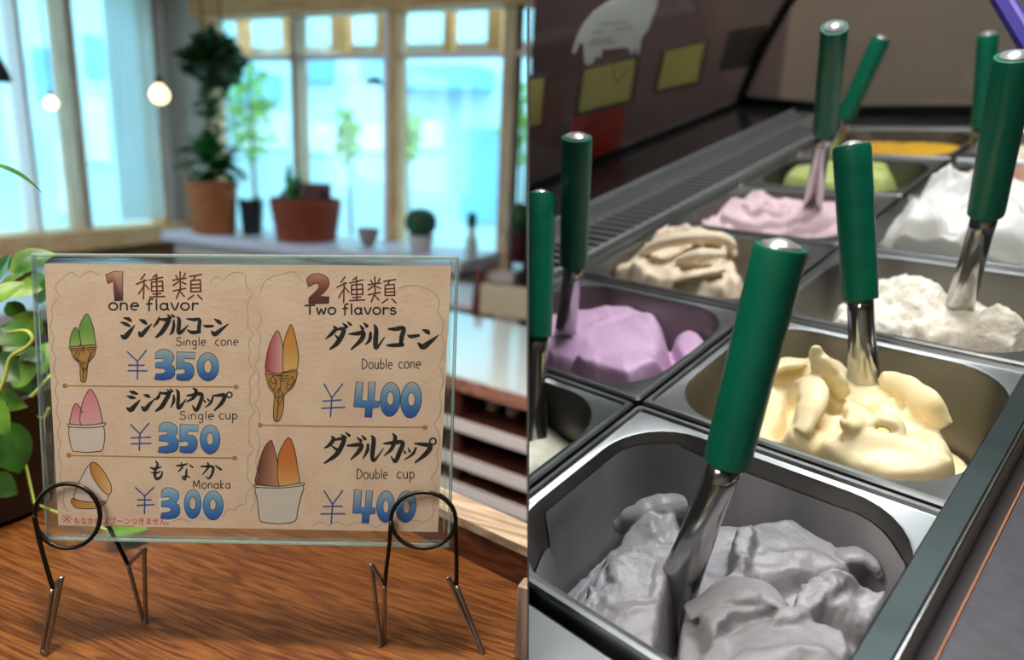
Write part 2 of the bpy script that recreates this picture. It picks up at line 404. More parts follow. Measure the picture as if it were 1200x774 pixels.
for (a0, b0, a1, b1, m, nm) in ((0, 110, 25, 200, m_wh, 'window'), (38, 55, 78, 120, m_band, 'shutter'), (60, 165, 80, 250, m_wh, 'window'), (95, 115, 125, 190, m_wh, 'window'), (97, 40, 120, 90, m_band, 'shutter')):
    p = hx(a0, b0, X2); q = hx(a1, b1, X2)
    bl.append((nm, (X2-0.05, min(p.y, q.y), min(p.z, q.z)), (X2+0.08, max(p.y, q.y), max(p.z, q.z)), m))
outbuild('neighbour_building', 'pale blue building seen through the left window', (X2-3, -4, gz), (X2, 7.5, 5), m_bl, bl)
# timber eave outside the back windows, its rafters ending in view above
m_or = wood('orange_timber', '#d08a48', '#f0b87c', axis=1, rough=0.7)
ev = empty('timber_eave', hy(440, 40, YB+0.9), 'orange timber eave with rafter ends outside the back windows', 'eave')
ye = YB+0.9
p, q = hy(255, 70, ye), hy(640, 4, ye)
boxobj('plate_beam', (p.x, ye-0.10, q.z+0.06), (x_at(606), ye, q.z+0.12), m_or, ev)
boxobj('fascia_board', (p.x, ye+0.22, hy(400, 58, ye).z), (hy(612, 50, ye).x, ye+0.25, hy(400, 46, ye).z), mat('pale_fascia', '#cdb9a6', 0.8), ev)
for a, b in ((262, 270), (316, 326), (374, 392), (428, 440), (508, 518), (560, 577)):
    boxobj('rafter', (hy(a, 40, ye).x, ye+0.12, hy(a, 62, ye).z), (hy(b, 40, ye).x, ye+0.2, q.z+0.06), m_or, ev)
# greenery outside
m_lf1 = mat('bright_foliage', '#7fb24a', 0.6, vary=0.3, scale=5)
def leaf_cluster(mb, c, rx, ry, rz, n, size, rng):
    for i in range(n):
        d = Vector((rng.gauss(0, 1), rng.gauss(0, 1), rng.gauss(0, 1))).normalized()*(rng.random()**0.4)
        p = Vector(c) + Vector((d.x*rx, d.y*ry, d.z*rz))
        a = Vector((rng.uniform(-1, 1), rng.uniform(-1, 1), rng.uniform(-0.6, 0.6))).normalized()
        b = a.cross(Vector((rng.uniform(-1, 1), rng.uniform(-1, 1), rng.uniform(-1, 1)))).normalized()
        s = size*rng.uniform(0.6, 1.2)
        mb.add([p, p+a*s*0.5+b*s*0.28, p+a*s, p+a*s*0.5-b*s*0.28], [(0, 1, 2, 3)])
rng = random.Random(3)
for px, py, y, r, h, lb in ((293, 130, YB+1.6, 0.16, 0.42, 'light green shrub outside the first back window bay'), (408, 158, YB+3.2, 0.10, 0.30, 'small yellow-green bush outside the second back window bay'),
                   (479, 160, YB+3.2, 0.13, 0.26, 'small green bush outside the third back window bay'), (612, 150, YB+2.6, 0.16, 0.4, 'green bush outside the back window beside the partition')):
    c = hy(px, py, y); r_ = empty('shrub', (c.x, c.y, gz), lb, 'shrub', 'shrubs outside the windows')
    mb = MB(); leaf_cluster(mb, c, r, r, h, 260, 0.09, rng); mb.build('foliage', m_lf1, r_)
    MB().tube([(c.x, c.y, gz), (c.x+0.02, c.y, (gz+c.z)/2), (c.x, c.y, c.z+h*0.5)], [0.025, 0.02, 0.008], 6).build('stem', mat('bark', '#5a4632', 0.9), r_)
# ------------------------------------------------------------------ menu sign pose
_Rs = ((0.99966164, -0.02388689, -0.010297), (0.02262513, 0.9937964, -0.10888906), (0.01283415, 0.10861924, 0.99400058))
_Ts = Vector((-0.1767, 0.0465, 0.4691))
_sx, _sy, _sz = c2w([r[0] for r in _Rs]), -c2w([r[1] for r in _Rs]), -c2w([r[2] for r in _Rs])
_so = CAM + c2w(_Ts)
SIGN = Matrix(((_sx.x, _sy.x, _sz.x, _so.x), (_sx.y, _sy.y, _sz.y, _so.y), (_sx.z, _sy.z, _sz.z, _so.z), (0, 0, 0, 1)))
SIGNI = SIGN.inverted()
def sp(px, py, off=0.0):
    """sign-local point under a pixel, off metres in front of the paper"""
    o = SIGNI @ CAM; d = SIGNI.to_3x3() @ ray(px, py); t = (off-o.z)/d.z
    p = o + d*t; return Vector((p.x, p.y, off))
ZCT = (SIGN @ sp(290, 633)).z - 0.079                  # counter top height

# ------------------------------------------------------------------ wooden counter the sign stands on
m_ctr = wood('counter_wood', '#45240f', '#764a24', axis=0, scale=30, rough=0.34, coat=0.25, bump=0.2, ring=0.17)
la, lb = hz(470, 618, ZCT), hz(617, 691, ZCT)          # foot of the ledge along the right side
ld_ = (lb-la).normalized(); ln_ = Vector((-ld_.y, ld_.x, 0)).normalized()
if (la+ln_ - CAM).dot(la-CAM) < (la-CAM).dot(la-CAM): ln_ = -ln_
far_l = hz(-160, 572, ZCT); near_l = hz(-260, 1100, ZCT); near_r = lb + ld_*0.25
far_end = la - ld_*0.42
poly = [near_l, near_r, far_end, far_l]
c_ = MB(); c_.prism([(p.x, p.y, ZCT-0.035) for p in poly], (0, 0, 0.035))
ctr = empty('counter', (far_end.x, far_end.y, 0), 'reddish-brown wooden counter that the menu sign stands on', 'counter')
c_.build('top_board', m_ctr, ctr, clip='cafe')
body = MB(); cc = sum((Vector(p) for p in poly), Vector())/4
body.prism([(cc.x+(p.x-cc.x)*0.9, cc.y+(p.y-cc.y)*0.9, 0.0) for p in poly], (0, 0, ZCT-0.035))
body.build('cabinet_body', wood('dark_cabinet', '#2e170b', '#4d2a15', axis=2, rough=0.5), ctr, clip='cafe')
# ledge board with pale worn top edge
lg = empty('counter_ledge', (la.x, la.y, ZCT), 'low brown ledge with pale worn grey top beside the menu sign', 'ledge')
l0 = la - ld_*0.42; l1 = lb + ld_*0.3
def ledge_h(px, py):                                    # height of the ledge's top edge above the counter
    p = hit(px, py, la, ln_); return p.z-ZCT
hL = max(0.012, ledge_h(570, 629))
b_ = MB(); b_.prism([l0, l1, l1+ln_*0.022, l0+ln_*0.022], (0, 0, hL-0.001)); b_.build('ledge_board', wood('ledge_brown', '#3b1c0c', '#6b3a1e', axis=0, scale=9, rough=0.5), lg, clip='cafe')
up = Vector((0, 0, hL-0.001))
b_ = MB(); b_.prism([l0+up-ln_*0.001, l1+up-ln_*0.001, l1+up+ln_*0.030, l0+up+ln_*0.030], (0, 0, 0.008)); b_.build('top_strip', wood('worn_grey_wood', '#8f7d6c', '#bfae9c', axis=0, scale=14, rough=0.7), lg, clip='cafe')
# narrow upright post at the end of the counter beside the partition
pp = hz(611, 770, ZCT)
b_ = MB(); b_.box((pp.x-0.004, pp.y-0.004, ZCT), (pp.x+0.006, pp.y+0.008, ZCT+0.058), 0.001)
tag(b_.build('post', wood('grey_post', '#5e5148', '#8a7a6c', axis=2, rough=0.6), clip='cafe'), 'thin grey upright post at the right end of the counter', 'post')

# ------------------------------------------------------------------ the menu sign
sg = empty('menu_sign', SIGN @ Matrix.Translation((0, sp(290, 633).y, 0)), 'hand-drawn kraft paper ice cream menu in a clear sleeve on the counter', 'sign')
m_paper = mat('kraft_paper', '#dab8a2', 0.85, vary=0.05, scale=35, bump=0.1, bscale=300, color2='#e2c3ae')
m_ink = printed()
quad = [(51.7, 309), (529, 312), (513, 624), (68.5, 616)]
pq = [sp(*q) for q in quad]
MB(SIGN).prism([Vector((p.x, p.y, -0.0012)) for p in pq], (0, 0, 0.0012)).build('paper', m_paper, sg)
slv = [sp(39, 299), sp(536, 302), sp(526, 640), sp(57, 631)]
m_slv = clear('clear_sleeve', (0.97, 1.0, 0.99), 0.032, 0.06)
m_edge = clear('sleeve_edge', (0.78, 0.90, 0.89), 0.14, 0.12, diffuse=0.16, dcol=(0.75, 0.9, 0.88), fres=2.0)
MB(SIGN).prism([Vector((p.x, p.y, 0.0022)) for p in slv], (0, 0, 0.0003)).build('sleeve_front', m_slv, sg)
MB(SIGN).prism([Vector((p.x, p.y, -0.0026)) for p in slv], (0, 0, 0.0003)).build('sleeve_back', m_slv, sg)
cen = sum(slv, Vector())/4
for i in range(4):
    a, b = slv[i], slv[(i+1) % 4]
    for k, (off, r) in enumerate(((0.0, 0.0011), (0.0032, 0.0006))):
        a2, b2 = a+(cen-a).normalized()*off*1.5, b+(cen-b).normalized()*off*1.5
        MB(SIGN).tube([(a2.x, a2.y, 0), a2+(b2-a2)*0.5, (b2.x, b2.y, 0)], r, 6, squash=[2.2 if k == 0 else 3.5]*3, side=(b2-a2).cross(Vector((0, 0, 1)))).build('sleeve_edge', m_edge if k == 0 else m_slv, sg)
# ---- drawing tools: everything is traced on the paper in photo pixels
LAY = [0.00004]
def ink(parent, name, items, base=0.0):
    """items: (kind, data, colour) drawn one above the other into one print"""
    mb = MB(SIGN); L = LAY[0] + base; last = None
    for kind, data, col in items:
        if kind == 'fill' or col != last: L += 0.000004
        last = col
        if kind in ('ribbon', 'poly'):                              # (px,py,width px) polyline
            P = spline(data, 5) if len(data) > 2 and kind == 'ribbon' else [np.array(d, float) for d in data]
            left, right = [], []
            for i, q in enumerate(P):
                t = P[min(i+1, len(P)-1)][:2]-P[max(i-1, 0)][:2]; l = math.hypot(*t) or 1; nx, ny = -t[1]/l, t[0]/l
                h = max(q[2], 0.3)/2
                left.append(sp(q[0]+nx*h, q[1]+ny*h, L)); right.append(sp(q[0]-nx*h, q[1]-ny*h, L))
            n = len(P); mb.add(left+right, [(i, i+1, n+i+1, n+i) for i in range(n-1)], lin(col))
            # rounded ends
            for q in (P[0], P[-1]):
                if q[2] > 1.2:
                    c = [sp(q[0]+math.cos(a)*q[2]*0.45, q[1]+math.sin(a)*q[2]*0.45, L) for a in [k*math.pi/4 for k in range(8)]]
                    mb.add(c, [tuple(range(8))], lin(col))
        elif kind == 'fill':                              # list of loops, colour = f(px,py) or hex
            loops = [[sp(x, y, L) for x, y in lp] for lp in data]
            flat = [p for lp in loops for p in lp]; fl2 = [p for lp in data for p in lp]
            tr = tessellate_polygon(loops)
            cols = [lin(col(x, y)) for x, y in fl2] if callable(col) else lin(col)
            mb.add(flat, [tuple(t) for t in tr], cols)
    o = mb.build(name, m_ink, sg); return o
def tf(crop, pts):
    ox, oy, s = crop
    return [(ox+p[0]/s, oy+p[1]/s) + ((p[2]/s,) if len(p) > 2 else ()) for p in pts]
C1, C2, C3, C4, C5 = (40, 300, 8.571), (160, 300, 8.571), (120, 360, 7.059), (120, 445, 7.059), (60, 530, 5.217)
C6, C7, C8 = (340, 310, 6.0), (370, 370, 5.956), (370, 495, 5.956)
D1, D2, D3, D4, D5 = (60, 360, 7.744), (60, 445, 7.744), (60, 535, 8.6), (295, 370, 5.737), (290, 500, 6.19)
def ell(cx, cy, rx, ry, n=28, tilt=0.0):
    return [(cx+rx*math.cos(a)*math.cos(tilt)-ry*math.sin(a)*math.sin(tilt), cy+rx*math.cos(a)*math.sin(tilt)+ry*math.sin(a)*math.cos(tilt)) for a in [2*math.pi*k/n for k in range(n)]]
def outline(loop, w, col='#1c1a22'):
    L = [(x, y, w) for x, y in loop]; return ('poly', L+[L[0]], col)
def sm(loop, n=4): return [tuple(p) for p in spline(loop, n, True)]
def mixc(a, b, t):
    a = [int(a[i:i+2], 16) for i in (1, 3, 5)]; b = [int(b[i:i+2], 16) for i in (1, 3, 5)]
    t = max(0, min(1, t)); return tuple((x+(y-x)*t)/255 for x, y in zip(a, b))
def grad3(y0, y1, a, b, c):
    def f(x, y):
        t = (y-y0)/(y1-y0)
        return mixc(a, b, t*2) if t < 0.5 else mixc(b, c, t*2-1)
    return f
# faint scalloped cloud borders in grey-blue
def scallop(pts, w=1.3, col='#b9a698', bulge=4.5):
    out = []
    for i in range(len(pts)-1):
        a, b = np.array(pts[i], float), np.array(pts[i+1], float); d = b-a; nrm = np.array([d[1], -d[0]])/(np.hypot(*d) or 1)
        arc = [tuple(a+d*t+nrm*bulge*math.sin(math.pi*t)*(1.0))+(w*(0.7+0.5*math.sin(math.pi*t)),) for t in np.linspace(0, 1, 7)]
        out.append(('ribbon', arc, col))
    return out
ink(sg, 'cloud_border', scallop([(70, 348), (74, 326), (93, 327), (118, 324)], bulge=7))
ink(sg, 'cloud_border', scallop([(68, 448), (66, 420), (64, 395), (62, 372), (68, 350)], bulge=4))
ink(sg, 'cloud_border', scallop([(80, 600), (76, 575), (73, 545), (72, 520), (71, 495), (69, 470), (68, 448)], bulge=4))
ink(sg, 'cloud_border', scallop([(246, 333), (262, 329), (288, 322)], bulge=6))
ink(sg, 'cloud_border', scallop([(288, 322), (297, 345), (291, 370), (298, 392), (293, 412), (299, 436), (294, 458), (299, 482), (293, 505), (298, 528), (291, 548), (297, 570), (288, 592), (276, 600)], bulge=-4))
ink(sg, 'cloud_border', scallop([(304, 366), (300, 386), (303, 408), (297, 428), (302, 450), (298, 474), (303, 496)], bulge=4))
ink(sg, 'cloud_border', scallop([(276, 598), (262, 606), (240, 610), (222, 613), (200, 614)], bulge=-5))
ink(sg, 'cloud_border', scallop([(304, 345), (330, 322), (354, 330)], bulge=7))
ink(sg, 'cloud_border', scallop([(467, 338), (507, 342), (512, 366), (517, 392), (514, 428), (515, 462), (509, 497), (511, 532), (505, 560), (507, 592), (498, 612)], bulge=5, col='#b3a298'))
ink(sg, 'cloud_border', scallop([(366, 618), (385, 617), (405, 617), (440, 619), (470, 617), (498, 614)], bulge=5))
ink(sg, 'cloud_border', scallop([(301, 502), (299, 540), (296, 575), (293, 600)], bulge=4))
# brown rule lines ending in dots
for (x0, y0, x1, y1) in ((76, 452.3, 276.5, 453.8), (80.7, 534, 275, 537.2), (305, 498.6, 498, 501.3)):
    rl = [('ribbon', [(x0, y0, 1.5), ((x0+x1)/2, (y0+y1)/2+0.4, 1.5), (x1, y1, 1.5)], '#b07c3c'), ('fill', [ell(x0, y0, 3.1, 2.9, 14)], '#b5772c'), ('fill', [ell(x1, y1, 3.1, 2.7, 14)], '#b5772c')]
    ink(sg, 'rule_line', rl)
# big numerals 1 and 2
one = tf(C1, [(718,190),(805,155),(890,155),(890,452),(808,455),(798,262),(740,282)])
ink(sg, 'numeral_one', [('fill', [one], grad3(318, 353, '#c99a80', '#6b2a26', '#3b1a22')), outline(one, 0.9, '#3a1a18')])
two = sm(tf(C6, [(115,105),(150,72),(200,65),(255,85),(275,130),(262,170),(210,225)]), 4)[:25] + tf(C6, [(275,228),(272,275),(128,278),(132,235),(185,185),(205,155),(190,130),(165,135),(128,160)])
two = tf(C6, [(115,105),(130,85),(150,72),(175,66),(200,65),(230,72),(255,85),(270,105),(275,130),(272,150),(262,170),(238,200),(210,225),(275,228),(272,275),(128,278),(132,235),(160,210),(185,185),(200,168),(205,150),(190,132),(165,138),(145,150),(128,160)])
ink(sg, 'numeral_two', [('fill', [two], grad3(321, 356, '#b98470', '#7a3526', '#481a14')), outline(two, 0.9, '#3a1a18')])
# 種類 (twice), dark red pen
SHU = [[(85,185),(40,240)],[(0,285),(55,262),(100,245)],[(75,240),(70,435)],[(68,310),(20,385)],[(85,290),(125,335)],[(205,185),(165,215)],[(130,245),(265,215)],[(150,265),(150,355)],[(150,265),(260,255),(265,355)],[(150,310),(262,303)],[(150,355),(265,352)],[(200,205),(205,405)],[(165,385),(245,380)],[(130,415),(285,408)]]
RUI = [[(395,195),(415,235)],[(490,175),(465,230)],[(365,245),(500,225)],[(437,160),(440,325)],[(430,255),(365,300)],[(455,265),(498,285)],[(370,352),(495,328)],[(440,330),(400,430)],[(440,360),(480,410)],[(530,208),(655,188)],[(590,200),(575,240)],[(545,250),(545,360)],[(545,250),(640,240),(645,360)],[(550,290),(640,285)],[(550,325),(640,322)],[(545,360),(648,358)],[(575,395),(515,440)],[(615,395),(660,440)]]
def straight(pts, w, col):
    return [('ribbon', [(*pts[i], w), (*pts[i+1], w)], col) for i in range(len(pts)-1)]
it = []
for st in SHU+RUI: it += straight(tf(C2, st), 1.9, '#6e2019')
ink(sg, 'heading_kanji', it)
it = []
for st in SHU: it += straight(tf(C6, [(328+x*197/285, 88+(y-185)*182/250) for x, y in st]), 1.8, '#5e1f19')
for st in RUI: it += straight(tf(C6, [(547+(x-365)*198/295, 88+(y-160)*184/280) for x, y in st]), 1.8, '#5e1f19')
ink(sg, 'heading_kanji', it)
# ---- one-line pen alphabet (x right, y up, x-height 1)
def arc(cx, cy, rx, ry, a0, a1, n=8): return [(cx+rx*math.cos(math.radians(a0+(a1-a0)*k/n)), cy+ry*math.sin(math.radians(a0+(a1-a0)*k/n))) for k in range(n+1)]
G = {
 'o': (1.0, [arc(.45,.5,.42,.5,90,450,14)]), 'n': (.95, [[(.08,1),(.08,0)], [(.08,.6)]+arc(.42,.62,.32,.36,150,0)+[(.76,0)]]),
 'e': (.95, [[(.08,.55),(.8,.55)]+arc(.45,.5,.38,.5,10,300,12)]), 'f': (.7, [arc(.5,1.25,.25,.3,60,180)+[(.25,-.1)], [(0,.85),(.55,.9)]]),
 'l': (.4, [[(.18,1.55),(.2,0)]]), 'a': (1.0, [arc(.42,.48,.36,.46,40,400,12), [(.78,.95),(.8,.2),(.92,0)]]), 'v': (.9, [[(.05,1),(.42,0),(.8,1)]]),
 'r': (.7, [[(.1,1),(.1,0)], [(.1,.55)]+arc(.45,.6,.35,.35,140,50,5)]), 'T': (1.2, [[(0,1.3),(1.1,1.35)], [(.55,1.32),(.55,0)]]), 'w': (1.2, [[(.05,.95),(.28,0),(.55,.8),(.82,0),(1.08,.95)]]),
 's': (.8, [arc(.4,.73,.28,.25,30,250,8)+arc(.38,.26,.3,.26,90,-150,8)]), 'S': (1.15, [arc(.58,1.15,.42,.33,30,260,9)+arc(.52,.4,.46,.42,80,-160,9)]), 'i': (.4, [[(.18,.9),(.18,0)], [(.18,1.3),(.19,1.22)]]),
 'g': (.95, [arc(.42,.5,.34,.44,40,400,12), [(.76,.95),(.76,-.3)]+arc(.45,-.35,.3,.28,0,-160,6)]), 'c': (.9, [arc(.48,.5,.4,.5,50,310,10)]), 'u': (1.0, [[(.1,1),(.12,.4)]+arc(.44,.35,.32,.36,180,350,8)+[(.78,1)], [(.78,1),(.82,0)]]),
 'p': (.95, [[(.12,1),(.1,-.7)], arc(.45,.5,.36,.46,160,-160,10)]), 'D': (1.25, [[(.15,1.5),(.08,0)], [(.0,1.45)]+arc(.2,.75,.85,.75,80,-80,9)+[(.05,0)]]), 'b': (.95, [[(.12,1.55),(.12,0)], arc(.46,.45,.36,.44,170,-170,10)]),
 'M': (1.5, [[(.08,0),(.2,1.4),(.62,.4),(1.1,1.45),(1.25,0)]]), 'k': (.85, [[(.12,1.5),(.1,0)], [(.65,.95),(.14,.42),(.7,0)]]),
}
def pen(text, x0, x1, ybase, xh, w, col, slant=0.0, yend=None):
    tot = sum(.6 if c == ' ' else G[c][0]+.12 for c in text); k = (x1-x0)/tot; it = []; x = x0
    for c in text:
        if c == ' ': x += .6*k; continue
        gw, sts = G[c]; yb = ybase + ((yend-ybase)*(x-x0)/(x1-x0) if yend else 0)
        for st in sts:
            P = [(x+(a+slant*b)*k, yb-b*xh, w) for a, b in st]
            it.append(('ribbon', P, col)) if len(P) > 2 else it.extend(straight([p[:2] for p in P], w, col))
        x += (gw+.12)*k
    return it
ink(sg, 'heading_english', pen('one flavor', 127.5, 234, 363.5, 8.2, 2.1, '#16161c'))
ink(sg, 'heading_english', pen('Two flavors', 357.5, 466, 368.5, 7.8, 2.1, '#16161c'))
ink(sg, 'item_english', pen('Single', 206, 242.5, 405.2, 6.2, 1.15, '#151016') + pen('cone', 252, 280.5, 405.2, 6.4, 1.15, '#151016'))
ink(sg, 'item_english', pen('Single', 210, 252, 491.8, 6.2, 1.15, '#151016') + pen('cup', 256.5, 279.5, 491.6, 6.6, 1.15, '#151016'))
ink(sg, 'item_english', pen('Monaka', 226, 271.5, 573, 6.6, 1.15, '#151016'))
ink(sg, 'item_english', pen('Double', 424, 461, 432.5, 7.6, 1.15, '#151016') + pen('cone', 467, 494.5, 432, 7.6, 1.15, '#151016'))
ink(sg, 'item_english', pen('Double', 418, 455.5, 561.5, 7.6, 1.15, '#151016') + pen('cup', 465, 487, 561, 7.6, 1.15, '#151016'))
# ---- brush katakana
def brush(crop, strokes, name='item_katakana', rings=()):
    it = [('ribbon', [(a, b, c*1.12) for a, b, c in tf(crop, s)], '#06070a') for s in strokes]
    for cx, cy, r, w_ in rings:
        a = sm([(cx+r*math.cos(q), cy+r*math.sin(q)) for q in [k*math.pi/5 for k in range(10)]], 2)
        it.append(('ribbon', tf(crop, [(x, y, w_) for x, y in a+[a[0]]]), '#06070a'))
    return ink(sg, name, it)
brush(C3, [[(175,90,10),(215,100,28),(238,118,18)],[(150,125,8),(190,140,28),(225,158,20)],[(155,235,14),(185,250,40),(230,200,30),(270,148,6)],
 [(305,103,8),(340,120,32),(365,140,18)],[(305,210,20),(320,235,34),(365,185,28),(412,138,6)],
 [(470,85,10),(455,125,24),(422,165,10)],[(460,100,14),(520,105,26),(550,104,32),(530,150,36),(490,210,34),(445,250,18)],[(535,62,8),(565,88,26)],[(570,60,8),(592,80,20)],
 [(590,110,14),(590,160,24),(575,210,22),(555,230,8)],[(618,80,10),(635,110,28),(630,205,32),(655,205,28),(710,150,8)],
 [(697,98,10),(750,105,24),(803,105,26),(800,160,30),(798,208,26)],[(702,190,10),(740,210,28),(805,205,26)],
 [(835,150,8),(860,160,24),(915,158,18)],[(925,98,8),(965,125,32),(982,140,16)],[(905,200,16),(930,225,36),(985,185,26),(1045,138,6)]])
brush(C4, [[(222,98,8),(255,108,28),(290,120,14)],[(203,138,8),(240,148,28),(272,152,14)],[(200,235,14),(235,250,40),(275,210,28),(315,165,6)],
 [(340,125,8),(370,135,28),(393,148,14)],[(325,225,14),(350,248,36),(390,205,26),(432,160,6)],
 [(480,100,10),(460,150,24),(425,165,8)],[(470,115,12),(520,115,24),(550,118,30),(530,160,34),(490,225,34),(440,262,14)],[(535,82,8),(562,108,24)],[(560,75,8),(580,98,18)],
 [(590,130,14),(590,180,24),(565,235,8)],[(610,85,10),(628,115,26),(625,225,28),(645,225,28),(690,165,8)],
 [(695,135,10),(740,130,24),(820,122,28),(810,190,30),(775,255,28),(745,215,10)],[(750,75,10),(775,95,28),(755,150,26),(695,185,10)],
 [(835,165,6),(850,185,18)],[(862,155,6),(882,175,18)],[(915,145,14),(895,195,20),(850,232,6)],[(910,135,10),(960,132,24),(1010,132,30),(990,190,30),(925,258,12)]], rings=[(1050,128,22,13)])
brush(C5, [[(640,55,8),(650,80,14),(632,130,15),(645,165,16),(672,150,14),(680,120,6)],[(605,95,8),(630,103,14),(672,92,8)],[(610,125,6),(640,130,12),(670,118,6)],
 [(765,85,8),(800,82,14),(835,72,6)],[(795,68,8),(800,95,12),(775,122,6)],[(848,80,8),(865,95,10)],[(828,105,8),(825,140,13),(815,170,11),(802,152,8),(835,150,9),(852,158,4)],
 [(915,90,8),(960,88,14),(990,94,15),(985,130,15),(965,162,12),(945,150,5)],[(955,65,8),(962,90,13),(925,140,6)],[(1005,85,8),(1038,108,13)]], 'item_hiragana')
brush(C6, [[(305,435,10),(320,455,26),(285,495,22),(250,525,8)],[(315,460,12),(375,455,26),(365,500,30),(330,555,30),(280,598,12)],[(315,495,8),(345,530,22)],[(370,412,6),(396,440,26)],[(400,402,6),(425,425,20)],
 [(412,490,10),(470,488,26),(515,482,28),(500,530,30),(430,598,12)],[(490,425,6),(510,455,24)],[(515,408,6),(540,435,24)],
 [(565,480,18),(560,530,24),(530,565,8)],[(590,425,10),(605,460,28),(600,560,32),(610,588,20),(665,510,6)],
 [(690,455,12),(740,455,26),(798,450,28),(785,510,30),(778,560,24)],[(680,570,12),(720,570,24),(790,565,28)],
 [(825,498,8),(850,508,24),(905,500,18)],[(932,460,10),(965,475,30),(980,490,12)],[(900,555,14),(935,580,38),(985,545,28),(1048,495,4)]])
brush(C8, [[(110,100,10),(125,120,26),(95,160,22),(60,182,8)],[(125,125,12),(195,117,26),(180,170,30),(140,230,30),(60,288,10)],[(110,165,8),(150,195,22)],[(175,85,6),(205,108,24)],[(205,68,6),(235,95,20)],
 [(218,165,10),(270,160,24),(320,160,26),(300,205,28),(245,262,10)],[(285,105,6),(315,130,24)],[(318,92,6),(345,118,22)],
 [(365,155,16),(360,200,22),(330,255,8)],[(388,95,10),(405,125,28),(395,235,28),(410,268,18),(475,180,6)],
 [(475,150,12),(540,145,26),(607,142,26),(585,210,30),(555,275,24),(525,240,8)],[(535,78,8),(555,110,26),(530,185,24),(478,235,8)],
 [(612,195,6),(625,215,16)],[(645,180,6),(655,205,16)],[(700,180,14),(675,225,18),(615,265,5)],[(690,150,10),(740,155,24),(800,168,30),(770,220,30),(695,282,12)]], rings=[(818,135,22,12)])
# ---- yen prices
T3 = [(440,380),(460,360),(485,350),(520,351),(550,360),(578,378),(592,405),(590,440),(565,475),(590,490),(600,515),(598,560),(585,580),(560,597),(500,607),(430,600),(440,555),(500,550),(525,530),(505,510),(438,505),(440,462),(495,455),(515,440),(500,425),(435,430)]
T5 = [(615,372),(770,375),(763,432),(680,425),(675,460),(715,462),(742,478),(757,510),(757,545),(745,580),(715,607),(650,610),(612,600),(615,555),(665,555),(688,535),(670,508),(610,520)]
F7 = [(282,463),(332,465),(320,590),(362,595),(370,462),(417,462),(408,595),(445,598),(440,640),(397,645),(390,712),(342,710),(345,645),(265,638)]
F8 = [(270,472),(322,472),(312,595),(345,595),(352,477),(398,477),(390,595),(418,600),(412,640),(375,645),(370,705),(322,705),(325,640),(258,638)]
def price(name, crop, yen, digits, cols):
    it = []
    for st in yen: it += straight(tf(crop, st), 1.7, '#1b4f9c')
    for loops in digits:
        lp = [tf(crop, l) for l in loops]; ys = [p[1] for p in lp[0]]
        # split the fill into horizontal slices so that the wash of colour runs smoothly
        it.append(('fill', lp[:1], grad3(min(ys), max(ys), *cols)))
        for l in lp[1:]: it.append(('fill', [l], '#dcbca5'))
        for l in lp: it.append(outline(l, 0.8, '#1a2440'))
    ink(sg, name, it, 0.00002)
BL = ('#a9acae', '#4f86bb', '#0f3f9c'); BL2 = ('#9fb6c4', '#4a86c0', '#1450a8')
price('price_350', C3, [[(205,370),(290,450)],[(365,358),(290,450),(290,598)],[(215,482),(345,482)],[(212,528),(368,528)]], [[T3], [T5], [ell(872,495,90,117), ell(872,492,32,55)]], BL)
price('price_350', C4, [[(235,375),(310,450)],[(385,362),(310,450),(305,588)],[(238,484),(400,478)],[(238,533),(402,530)]], [[[(x+30,y+3) for x,y in T3]], [[(x+28,y) for x,y in T5]], [ell(890,497,82,120), ell(890,492,27,50)]], BL2)
t3c = [(668+(x-430)*119/170, 218+(y-350)*194/257) for x, y in T3]
cx3 = sum(p[0] for p in t3c)/len(t3c); cy3 = sum(p[1] for p in t3c)/len(t3c)
halo = [('fill', [tf(C5, ell(728,316,72,110))], '#e0cdbb'), ('fill', [tf(C5, ell(865,318,62,100))], '#e0cdbb'), ('fill', [tf(C5, ell(990,327,72,100))], '#e0cdbb')]
ink(sg, 'price_sticker', halo)
price('price_300', C5, [[(515,218),(572,270)],[(628,216),(572,270),(570,378)],[(528,293),(612,293)],[(525,327),(630,322)]], [[t3c], [ell(865,318,52,90), ell(865,315,20,38)], [ell(990,327,62,90), ell(988,322,20,34)]], BL2)
price('price_400', C7, [[(58,478),(112,575)],[(188,478),(112,575),(103,708)],[(50,598),(178,590)],[(42,648),(203,640)]], [[F7], [ell(520,585,70,120,28,0.08), ell(520,580,24,46)], [ell(665,590,72,126,28,0.08), ell(668,585,25,47)]], BL)
price('price_400', C8, [[(58,480),(118,575)],[(188,478),(118,575),(107,708)],[(52,590),(185,587)],[(36,642),(203,640)]], [[F8], [ell(488,590,63,110,28,0.06), ell(490,590,21,45)], [ell(630,590,70,110,28,0.08), ell(632,593,24,44)]], BL)
